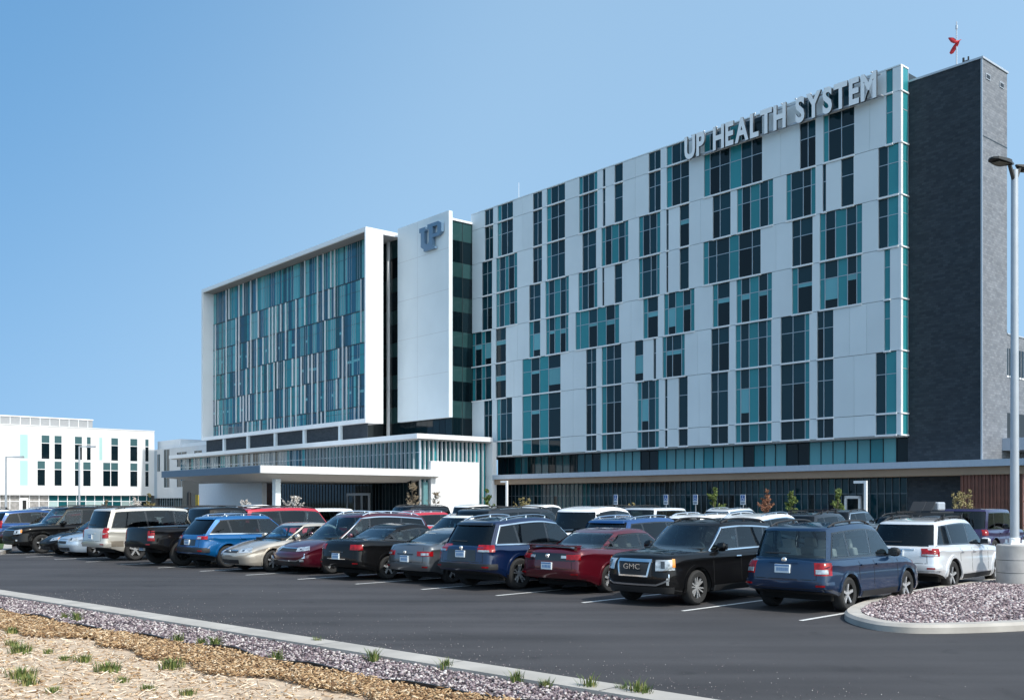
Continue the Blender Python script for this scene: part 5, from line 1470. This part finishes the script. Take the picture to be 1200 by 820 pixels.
Pp[:, 2] += ng.uniform(0, .05, n)
sz_ = np.stack([ng.uniform(.02,.11,n)*ng.uniform(.5,1,n), ng.uniform(.008,.028,n), ng.uniform(.005,.014,n)], -1)
scatter('bark_mulch', Pp, sz_, BOX_V, BOX_F, M_BARK, tilt=.35)
M_STRAW = ramp_island_mat('straw_bits', [(0, (.36,.24,.14)), (.35, (.54,.41,.29)), (.7, (.66,.54,.41)), (1, (.78,.70,.58))], .9)
n = 32000
s = ng.uniform(-6, 24, n); o_ = ng.uniform(0, 1, n) ** .8 * 8; e_ = np.array([edge_o(v) for v in s])
oo = e_ + .55 + o_
z_ = .055 + (oo - e_ - .5) / (26 - e_ - .5) * .695 + ng.uniform(0, .03, n)
sz_ = np.stack([ng.uniform(.04,.14,n), ng.uniform(.004,.012,n), ng.uniform(.004,.012,n)], -1)
scatter('straw_mulch', kparr(s, oo, z_), sz_, BOX_V, BOX_F, M_STRAW, tilt=.28)
# a few chips strayed over the straw
n = 3500; s = ng.uniform(-6, 24, n); oo = np.array([edge_o(v) for v in s]) + 1.1 + ng.uniform(0, 1, n)**1.5 * 4
z_ = .08 + (oo - 3.5) / 22 * .695 + .02
sz_ = np.stack([ng.uniform(.03,.10,n), ng.uniform(.012,.03,n), ng.uniform(.006,.015,n)], -1)
scatter('stray_bark', kparr(s, oo, z_), sz_, BOX_V, BOX_F, M_BARK, tilt=.3)
# grit washed along the kerb
n = 3600; s = ng.uniform(0, 30, n); oo = -np.abs(ng.normal(0, 1, n)) * 1.8 * ng.uniform(.2,1,n) - .05
sz_ = ng.uniform(.005, .013, n)[:, None] * np.ones((1, 3))
scatter('loose_grit', kparr(s, oo, np.full(n, .006)), sz_, ICO_V, ICO_F, M_STONE)

# grass tufts
M_TUFT = ramp_island_mat('grass_blade', [(0, (.035,.065,.012)), (.4, (.075,.12,.022)), (.75, (.16,.19,.05)), (1, (.36,.31,.13))], .7)
def tuft_mesh(n, h, sp, seed):
    rr = random.Random(seed); q = MB()
    for i in range(n):
        a = rr.uniform(0, 2*math.pi); r = rr.uniform(0, sp); lean = rr.uniform(.1, .7); hh = h * rr.uniform(.5, 1.1); w = rr.uniform(.004, .009)
        x, y = r*math.cos(a), r*math.sin(a); b_ = a + rr.uniform(-.8, .8); dx, dy = math.cos(b_), math.sin(b_); px, py = -dy*w, dx*w
        p1 = (x + dx*hh*lean*.35, y + dy*hh*lean*.35, hh*.6); p2 = (x + dx*hh*lean, y + dy*hh*lean, hh)
        q.add([(x-px, y-py, -.03), (x+px, y+py, -.03), (p1[0]+px*.8, p1[1]+py*.8, p1[2]), (p1[0]-px*.8, p1[1]-py*.8, p1[2]), p2], [(0,1,2,3), (3,2,4)])
    return q
def bedz(p):
    o = (Vector((p.x, p.y, 0)) - k0).dot(kn); s = (Vector((p.x, p.y, 0)) - k0).dot(kd); e = edge_o(s)
    return .06 if o < e else (.08 if o < e + .5 else .055 + (o - e - .5) / (26 - e - .5) * .695)
TG = [tuft_mesh((90, 130, 60, 105)[k], (.11, .13, .085, .10)[k], (.10, .14, .08, .12)[k], k) for k in range(4)]
pro = []
for k in range(4):
    o = TG[k].build('grass_tuft', M_TUFT); pro.append(o)
spots = [(15,755),(25,763),(57,763),(77,771),(97,773),(126,785),(143,797),(175,806),(32,803),(25,795),(62,812),(221,811),(14,738),(200,779)]
for i, (px, py) in enumerate(spots):
    o = pro[i] if i < 4 else pro[i % 4].copy()
    if i >= 4: C.objects.link(o)
    p = ground(px, py, .12); o.location = (p.x, p.y, bedz(p)); o.rotation_euler = (0, 0, i * 1.7); sc_ = (1.15, .8, 1.0, 1.2)[(i*7) % 4]; o.scale = (sc_, sc_, sc_*.9)
    tag(o, 'small green grass tuft growing out of the pale straw bed in the lower left corner', 'grass tuft', 'grass tufts in the straw bed')
wspots = [(76,723),(90,726),(209,751),(236,753),(252,757),(325,772),(372,752),(437,773),(605,797),(640,803),(690,806),(522,782),(730,809),(745,812),(755,814)]
w0 = tuft_mesh(60, .13, .07, 9).build('weed_tuft', M_TUFT)
for i, (px, py) in enumerate(wspots):
    o = w0 if i == 0 else w0.copy()
    if i: C.objects.link(o)
    p = ground(px, py, .1); o.location = (p.x, p.y, bedz(p)); o.rotation_euler = (0, 0, i * 2.1); sc_ = 1.0 + .5 * ((i * 5) % 3) / 2; o.scale = (sc_, sc_, sc_)
    tag(o, 'little green weed sprouting from the gravel strip along the near kerb', 'weed', 'weeds in the gravel strip')

# ------------------------------------------------------------------ kerbed island with the lamp post
isl = [ground(1168, 683), ground(1110, 691), ground(1040, 703), ground(1003, 714), ground(988, 722), ground(992, 729), ground(1020, 737.5), ground(1050, 741), ground(1082, 742.5), ground(1140, 741.5), ground(1200, 739)]
far_r = [isl[-1] + Vector((2.2, .9, 0)), isl[-1] + Vector((8, 6.5, 0)), isl[-1] + Vector((10, 11, 0)), isl[0] + Vector((3, 3.5, 0))]
poly = isl + far_r
# smooth with Chaikin
def chaikin(ps, n=2):
    for _ in range(n):
        out = []
        for a, b in zip(ps, ps[1:] + ps[:1]): out += [a*.75 + b*.25, a*.25 + b*.75]
        ps = out
    return ps
poly = chaikin(poly, 2)
cen = sum(poly, Vector()) / len(poly)
def inset(ps, d):
    out = []; n = len(ps); area = sum(ps[i].x*ps[(i+1) % n].y - ps[(i+1) % n].x*ps[i].y for i in range(n))
    sg = 1 if area > 0 else -1
    for i in range(n):
        t = (ps[(i+1) % n] - ps[i-1]).normalized(); nn = Vector((-t.y, t.x, 0)) * sg; out.append(ps[i] + nn * d)
    return out
p_in = inset(poly, .30); p_t0 = inset(poly, .05); n = len(poly)
q = MB(); vs = []
for ps, z in ((poly, -.02), (poly, .10), (p_t0, .15), (p_in, .15), (p_in, 0)): vs += [Vector((p.x, p.y, z)) for p in ps]
fs = [(k*n+i, k*n+(i+1) % n, (k+1)*n+(i+1) % n, (k+1)*n+i) for k in range(4) for i in range(n)]
q.add(vs, fs, 0, True); o = q.build('island_kerb', M_KERB, recalc=True, angle=30); o['kind'] = 'structure'
sheet('island_bed', [(p.x, p.y) for p in p_in], .115, mat('gravel_base', (.16,.14,.14)))
# pale gutter apron round the nose
ap = inset(poly, -.22); q = MB(); q.add([Vector((p.x, p.y, .004)) for p in poly] + [Vector((p.x, p.y, .004)) for p in ap], [(i, (i+1) % n, n + (i+1) % n, n + i) for i in range(n)])
def inside(x, y, ps):
    c = False; j = len(ps) - 1
    for i in range(len(ps)):
        if (ps[i].y > y) != (ps[j].y > y) and x < (ps[j].x - ps[i].x) * (y - ps[i].y) / (ps[j].y - ps[i].y) + ps[i].x: c = not c
        j = i
    return c
xs = [p.x for p in p_in]; ys = [p.y for p in p_in]; pts = []
while len(pts) < 30000:
    x, y = ng.uniform(min(xs), max(xs)), ng.uniform(min(ys), max(ys))
    if (x / y < .56 or ng.uniform() < .55) and inside(x, y, p_in): 
        dc = min(1, ((x - cen.x)**2 + (y - cen.y)**2) ** .5 / 4)
        pts.append((x, y, .13 + .04 * (1 - dc) + ng.uniform(-.01, .02)))
Pp = np.array(pts); n = len(Pp)
sz_ = ng.uniform(.03, .075, n)[:, None] * np.stack([ng.uniform(.9,1.4,n), ng.uniform(.7,1.1,n), ng.uniform(.5,.9,n)], -1)
scatter('island_gravel', Pp, sz_, ICO_V, ICO_F, ramp_island_mat('purple_stone', [(0, (.035,.025,.03)), (.25, (.11,.075,.085)), (.5, (.22,.16,.17)), (.75, (.36,.29,.29)), (1, (.62,.57,.55))], .75), tilt=.4)

# lamp post
lp = ground(1189, 684, .12)
post = thing('lamp_post', (lp.x, lp.y, .12), 0, 'tall grey lamp post on a round concrete base in the gravel island', 'lamp post')
q = MB(); rB = .43; q.lathe([(0.01, -.1), (rB, -.1), (rB, .98), (rB - .03, 1.01), (0.01, 1.01)], 40, 0)
for z in (.3, .62): q.lathe([(rB + .002, z - .006), (rB + .004, z), (rB + .002, z + .006)], 40, 1)
q.build('concrete_base', [mat('post_concrete', (.36, .355, .345), .85, var=.15, vscale=3, bump=.2, bscale=40), M_DARKMULL], post)
q = MB(); q.lathe([(.11, 1.0), (.095, 6), (.085, 10.5)], 20, 0); q.build('pole', M_GALV, post)
q = MB(); q.box(-.19, -.19, 1.0, .19, .19, 1.04)
for a in range(4):
    t = math.pi/4 + a*math.pi/2; q.tube((.2*math.cos(t), .2*math.sin(t), 1.0), (.2*math.cos(t), .2*math.sin(t), 1.13), .03, .03, 6)
q.lathe([(.13, 1.04), (.13, 1.16), (.115, 1.18)], 16, 0); q.build('base_plate', M_WHITE2, post)
for k, (dx, dy) in enumerate(((-.86, -.5), (.86, .5))):
    q = MB(); d = Vector((dx, dy, 0)).normalized(); nrm = Vector((-d.y, d.x, 0)); z0 = 10.53
    out = [(.06, .03, .0), (.22, .09, .06), (.36, .17, .085), (.52, .19, .085), (.86, .15, .06), (.94, .05, .035)]
    vs = []
    for a, w_, th in out:
        for s_, zz in ((-1, .12), (1, .12), (1, .12 - max(th, .03)), (-1, .12 - max(th, .03))):
            p = d*a + nrm*w_*s_; vs.append((p.x, p.y, z0 + zz + a*.02))
    fs = []
    for i in range(len(out) - 1):
        for j in range(4): fs.append((i*4 + j, i*4 + (j+1) % 4, (i+1)*4 + (j+1) % 4, (i+1)*4 + j))
    fs += [(0,1,2,3), (len(vs)-4, len(vs)-1, len(vs)-2, len(vs)-3)]
    q.add(vs, fs, 0)
    q.tube((0,0,z0 - .35), tuple(d*.2 + Vector((0,0,z0 + .06))), .055, .05, 8, 0)
    l = d*.62
    hd_ = q.build('lamp_head', mat('bronze_lamp', (.05, .048, .045), .45, .3), post, recalc=True)
    q = MB(); vs = [d*.40 + nrm*.13, d*.40 - nrm*.13, d*.80 - nrm*.11, d*.80 + nrm*.11]
    q.add([(p.x, p.y, z0 + .034) for p in vs] + [(p.x, p.y, z0 + .028) for p in vs], [(0,1,2,3), (7,6,5,4), (0,4,5,1), (1,5,6,2), (2,6,7,3), (3,7,4,0)]); q.build('lens', mat('lamp_lens', (.16,.14,.10), .3), hd_, recalc=True)

# distant lamp posts
for px, d, ytop, side_, lab in ((7, 88, 535, 1, 'slim far lamp post with right arm at the left edge before the annex'), (93, 96, 523, 1, 'slim far lamp post before the middle of the white annex')):
    p = at_depth(px, d); t = thing('lamp_post', p, 0, lab, 'lamp post', 'far lamp posts'); h = CAM_H + (HOR - ytop) / F * d
    q = MB(); q.tube((0,0,0), (0,0,h), .11, .08, 8); q.build('pole', M_GALV, t)
    q = MB(); q.box(0, -.06, h - .06, 1.1 * side_, .06, h + .04); q.box(.7*side_, -.18, h - .1, 1.5*side_, .18, h + .05); q.build('lamp_head', M_GALV, t)
for px, y, lab in ((594, -2.6, 'white L shaped post at the corner beside the podium leg'), (1014.5, -2.0, 'white L shaped post beside the framed side door')):
    x = bx(px, y); h = bz(563, x, y); t = thing('bracket_post', bw(x, y, .12), BROT, lab, 'lamp post')
    q = MB(); q.box(-.11, -.11, 0, .11, .11, h - .12); q.build('pole', M_WHITE2, t)
    q = MB(); q.box(-1.05, -.1, h - .33, -.112, .1, h - .12); q.build('arm', M_WHITE2, t)

# parking signs with wheelchair symbol
for px, y, lab in ((721.6, -6.8, 'blue and white wheelchair parking sign leftmost of four before the glazing'), (780.4, -6.8, 'blue and white wheelchair parking sign second from left'), (815, -6.8, 'blue and white wheelchair parking sign third from left'), (870.7, -6.8, 'blue and white wheelchair parking sign rightmost of four, left of the reddish young tree')):
    x = bx(px, y); zt = bz(579.2, x, y) - .12; zb2 = bz(591, x, y) - .12; wv = .26
    t = thing('parking_sign', bw(x, y, .12), BROT, lab, 'sign', 'wheelchair parking signs')
    q = MB(); q.box(-.03, -.0, 0, .03, .06, zt); q.build('post', M_GALV, t)
    q = MB(); q.box(-wv, -.03, zb2, wv, -.004, zt, 0)
    hh = zt - zb2; z_ = zb2 + hh*.40
    q.box(-wv*.80, -.034, zb2 + hh*.38, wv*.80, -.02, zt - hh*.06, 1)
    # wheelchair figure: head, body, seat, wheel
    q.box(-.05, -.038, z_ + hh*.42, .02, -.03, z_ + hh*.50, 0); q.box(-.05, -.038, z_ + hh*.2, -.005, -.03, z_ + hh*.40, 0); q.box(-.05, -.038, z_ + hh*.17, .12, -.03, z_ + hh*.22, 0); q.box(.08, -.038, z_ + hh*.03, .13, -.03, z_ + hh*.2, 0)
    for a in range(12):
        a0, a1 = math.pi*(.35 + 1.35*a/12), math.pi*(.35 + 1.35*(a+1)/12); rr0, rr1 = .10, .135
        c_ = (-.02, z_ + hh*.14)
        q.add([(c_[0] + r_*math.cos(t_), yy, c_[1] + r_*math.sin(t_)) for yy in (-.038, -.03) for r_, t_ in ((rr0, a0), (rr1, a0), (rr1, a1), (rr0, a1))], [(0,1,2,3), (7,6,5,4), (0,4,5,1), (1,5,6,2), (2,6,7,3), (3,7,4,0)], 0)
    q.box(-wv*.8, -.034, zb2 + hh*.08, wv*.8, -.028, zb2 + hh*.30, 2)
    q.build('sign_plate', [M_WHITE2, mat('sign_blue', (.02, .10, .35), .4), mat('sign_grey', (.3, .33, .38), .5)], t)

# ------------------------------------------------------------------ young trees
def leafy(mode):
    return {'green': ramp_island_mat('leaf_green', [(0, (.03,.06,.012)), (.5, (.085,.13,.022)), (1, (.17,.21,.05))], .7),
            'red': ramp_island_mat('leaf_red', [(0, (.10,.035,.02)), (.5, (.22,.085,.045)), (1, (.34,.17,.09))], .7),
            'yellow': ramp_island_mat('leaf_yellow', [(0, (.11,.09,.03)), (.5, (.26,.21,.08)), (1, (.42,.36,.18))], .7),
            'white': ramp_island_mat('blossom_white', [(0, (.45,.40,.36)), (.5, (.66,.60,.54)), (1, (.80,.76,.70))], .7),
            'tan': ramp_island_mat('leaf_tan', [(0, (.12,.085,.05)), (.5, (.25,.19,.12)), (1, (.42,.34,.24))], .7)}[mode]
LM = {k: leafy(k) for k in ('green', 'red', 'yellow', 'white', 'tan')}
M_TRUNK = mat('young_bark', (.14, .11, .085), .9, var=.3, vscale=8)
def tree(px, y, ytop, kind, label, wide=.5, dens=420, lsz=.10, base=.3, cat='tree', name='young_tree', seed=0, trunks=1, ylocal=True, d=None):
    rr = random.Random(seed + int(px))
    if d is None: x = bx(px, y); loc = bw(x, y, .12); h = bz(ytop, x, y) - .12
    else: loc = at_depth(px, d); h = CAM_H + (HOR - ytop) / F * d
    t = thing(name, loc, BROT, label, cat)
    q = MB(); tips = []
    for k in range(trunks):
        off = Vector((rr.uniform(-.3, .3), rr.uniform(-.3, .3), 0)) if trunks > 1 else Vector()
        top = Vector((off.x*2 + rr.uniform(-.1, .1), off.y*2, h * rr.uniform(.8, .95))); b0_ = off*.4
        pts = [b0_, b0_.lerp(top, .35) + Vector((rr.uniform(-.06,.06), rr.uniform(-.06,.06), 0)), b0_.lerp(top, .7), top]
        r_ = .05 if trunks == 1 else .025
        for i in range(3): q.tube(pts[i], pts[i+1], r_*(1 - .3*i), r_*(1 - .3*(i+1)), 6)
        for i in range(16 if trunks == 1 else 5):
            u = rr.uniform(base, .97); p = b0_.lerp(top, u); a = rr.uniform(0, 2*math.pi); ln = wide * h * .45 * (1.15 - u) * rr.uniform(.6, 1.2)
            e = p + Vector((math.cos(a)*ln, math.sin(a)*ln, ln * rr.uniform(.5, 1.3)))
            e.z = min(e.z, h)
            q.tube(p, e, .016, .006, 5); tips.append((p, e))
            if rr.random() < .7:
                p2 = p.lerp(e, .5); e2 = p2 + Vector((rr.uniform(-.4,.4), rr.uniform(-.4,.4), rr.uniform(.1,.5))) * ln; q.tube(p2, e2, .01, .004, 4); tips.append((p2, e2))
    q.build('trunk', M_TRUNK, t)
    lf = MB()
    for i in range(int(dens * 3.2)):
        p, e = rr.choice(tips); c = p.lerp(e, rr.uniform(.25, 1.08)) + Vector((rr.gauss(0, .05*h*.3), rr.gauss(0, .05*h*.3), rr.gauss(0, .05*h*.3)))
        a = Vector((rr.gauss(0,1), rr.gauss(0,1), rr.gauss(0,1))).normalized(); b_ = a.orthogonal().normalized(); s_ = lsz * .85 * rr.uniform(.5, 1.3)
        lf.add([c - a*s_, c + b_*s_*.5, c + a*s_, c - b_*s_*.5], [(0,1,2,3)])
    lf.build('crown', LM[kind], t)
    return t
tree(836, -4.2, 566, 'green', 'green young tree between the third and rightmost parking signs', .55, 700, .13, .2)
tree(898, -4.2, 563, 'red', 'reddish brown young tree before the ground floor glazing', .5, 420, .11, .2)
tree(927.5, -4.2, 567, 'green', 'narrow green young tree just right of the reddish one', .5, 620, .13, .2)
tree(982, -4.2, 570, 'green', 'green young tree just left of the white framed side door', .5, 560, .13, .2)
tree(1126, -4.0, 571, 'yellow', 'yellowish many stemmed shrub before the slat fence', .5, 420, .08, .3, 'shrub', 'shrub', trunks=9)
tree(571, -13.5, 571, 'green', 'yellow green young tree beside the podium leg', .55, 520, .13, .2)
tree(612, -5, 580, 'yellow', 'low yellow green bush under the canopy near the podium leg', .8, 380, .11, .1, 'shrub', 'shrub', trunks=4)
tree(483, -21, 560, 'tan', 'taller sparse tan leaved tree before the entrance glazing', .6, 330, .09, .25)
tree(510, -15, 571, 'tan', 'small sparse tan tree before the sunlit white wall', .75, 260, .08, .2)
tree(345, -33, 573, 'white', 'small white blossoming tree right of the white column', .9, 330, .10, .3)
tree(288, -34, 581, 'white', 'small white blossoming tree before the grey entrance wall', .9, 300, .10, .2)
tree(737, -4.6, 588, 'yellow', 'low pale shrub between the two left parking signs', .9, 200, .09, .1, 'shrub', 'shrub', trunks=4)
tree(160, 0, 578, 'white', 'bare whitish young tree before the annex glazing', .7, 220, .12, .3, d=110)
tree(124, 0, 580, 'tan', 'thin tan young tree left of the whitish one before the annex', .6, 180, .12, .3, d=110)
tree(176, 0, 574, 'yellow', 'yellow green young tree at the corner of the white annex', .5, 260, .14, .2, d=115)

# left end verge with kerb, and a dark post with yellow board near the annex
v0 = [ground(-60, 626), ground(14, 628), ground(14, 646), ground(-60, 668)]
q = MB(); q.prism([(p.x, p.y) for p in v0], -.02, .14); o = q.build('verge_kerb', M_KERB, recalc=True); o['kind'] = 'structure'
vi = inset(v0, .35); sheet('grass_verge', [(p.x, p.y) for p in vi], .146, M_GRASSG)
bp_ = at_depth(221.5, 95); t = thing('dark_post', bp_, BROT, 'thick dark post with no arm standing left of the grey entrance wall', 'post')
q = MB(); q.tube((0,0,0),(0,0,CAM_H + (HOR-577)/F*95), .22, .2, 10); q.tube((0,0,3.05),(0,0,3.2),.2,.02,10); q.build('pole', M_BLACKM, t)
yb_ = at_depth(231, 97); t = thing('yellow_board', yb_, BROT, 'yellow notice board on two legs left of the grey entrance wall', 'sign')
q = MB(); q.box(-.35,-.03,1.6,.35,.03,2.9); q.build('sign_panel', mat('yellow_sign', (.5,.33,.03), .6, var=.3, vscale=4), t)
q = MB(); q.box(-.3,.03,0,-.24,.08,2.8); q.box(.24,.03,0,.3,.08,2.8); q.build('leg', M_BLACKM, t)

# ================================================================== SKY, SUN, CAMERA
sv_ = EX * .998 + EY * .05; SUN_AZ = math.atan2(sv_.y, sv_.x)       # direction towards the sun on the ground plane (camera frame)
SUN_EL = R(48)
w = bpy.data.worlds.new('World'); S.world = w; w.use_nodes = True
nt = w.node_tree; bg = nt.nodes['Background']
sk = node(nt, 'ShaderNodeTexSky', sky_type='NISHITA'); sk.sun_disc = False; sk.sun_elevation = SUN_EL
sk.sun_rotation = math.pi/2 - SUN_AZ
sk.air_density = 1.0; sk.dust_density = 0.8; sk.ozone_density = 2.0; sk.altitude = 0
# flatten the bright horizon band and deepen the blue away from the sun, as on a clear summer day
tc = node(nt, 'ShaderNodeTexCoord'); sp = node(nt, 'ShaderNodeSeparateXYZ'); nt.links.new(tc.outputs['Generated'], sp.inputs[0])
ma = node(nt, 'ShaderNodeMath', operation='MULTIPLY_ADD'); ma.inputs[1].default_value = .28; ma.inputs[2].default_value = .58
nt.links.new(sp.outputs['Z'], ma.inputs[0])
cb = node(nt, 'ShaderNodeCombineXYZ'); nt.links.new(sp.outputs['X'], cb.inputs[0]); nt.links.new(sp.outputs['Y'], cb.inputs[1]); nt.links.new(ma.outputs[0], cb.inputs[2])
nv = node(nt, 'ShaderNodeVectorMath', operation='NORMALIZE'); nt.links.new(cb.outputs[0], nv.inputs[0]); nt.links.new(nv.outputs[0], sk.inputs[0])
dp = node(nt, 'ShaderNodeVectorMath', operation='DOT_PRODUCT'); dp.inputs[1].default_value = (-.667, .476, .571); nt.links.new(tc.outputs['Generated'], dp.inputs[0])
mr = node(nt, 'ShaderNodeMapRange', interpolation_type='SMOOTHSTEP'); mr.inputs['From Min'].default_value = .64; mr.inputs['From Max'].default_value = .97
nt.links.new(dp.outputs['Value'], mr.inputs['Value'])
mx = node(nt, 'ShaderNodeMix', data_type='RGBA'); nt.links.new(mr.outputs[0], mx.inputs[0]); mx.inputs[6].default_value = (1.66, 1.66, 1.34, 1); mx.inputs[7].default_value = (.70, 1.09, 1.13, 1)
ml = node(nt, 'ShaderNodeVectorMath', operation='MULTIPLY'); nt.links.new(sk.outputs[0], ml.inputs[0]); nt.links.new(mx.outputs[2], ml.inputs[1])
nt.links.new(ml.outputs[0], bg.inputs[0]); bg.inputs[1].default_value = 0.15
sl = bpy.data.lights.new('sun', 'SUN'); sl.energy = 2.7; sl.angle = R(.5); sl.color = (1.0, .955, .90)
so = bpy.data.objects.new('sun', sl); C.objects.link(so)
sd = Vector((math.cos(SUN_EL)*math.cos(SUN_AZ), math.cos(SUN_EL)*math.sin(SUN_AZ), math.sin(SUN_EL)))
so.rotation_euler = sd.to_track_quat('Z', 'Y').to_euler(); so.location = (60, -40, 80)

cam = bpy.data.cameras.new('camera'); co = bpy.data.objects.new('camera', cam); C.objects.link(co)
co.location = (0, 0, CAM_H); co.rotation_euler = (R(90), 0, 0)
cam.sensor_width = 36; cam.lens = 36 * F / 1200; cam.shift_y = (HOR - 410) / 1200; cam.clip_end = 6000; cam.clip_start = .1
S.camera = co
S.view_settings.view_transform = 'Standard'; S.view_settings.look = 'None'; S.view_settings.gamma = 1; S.view_settings.exposure = 0.6
S.view_settings.use_curve_mapping = False
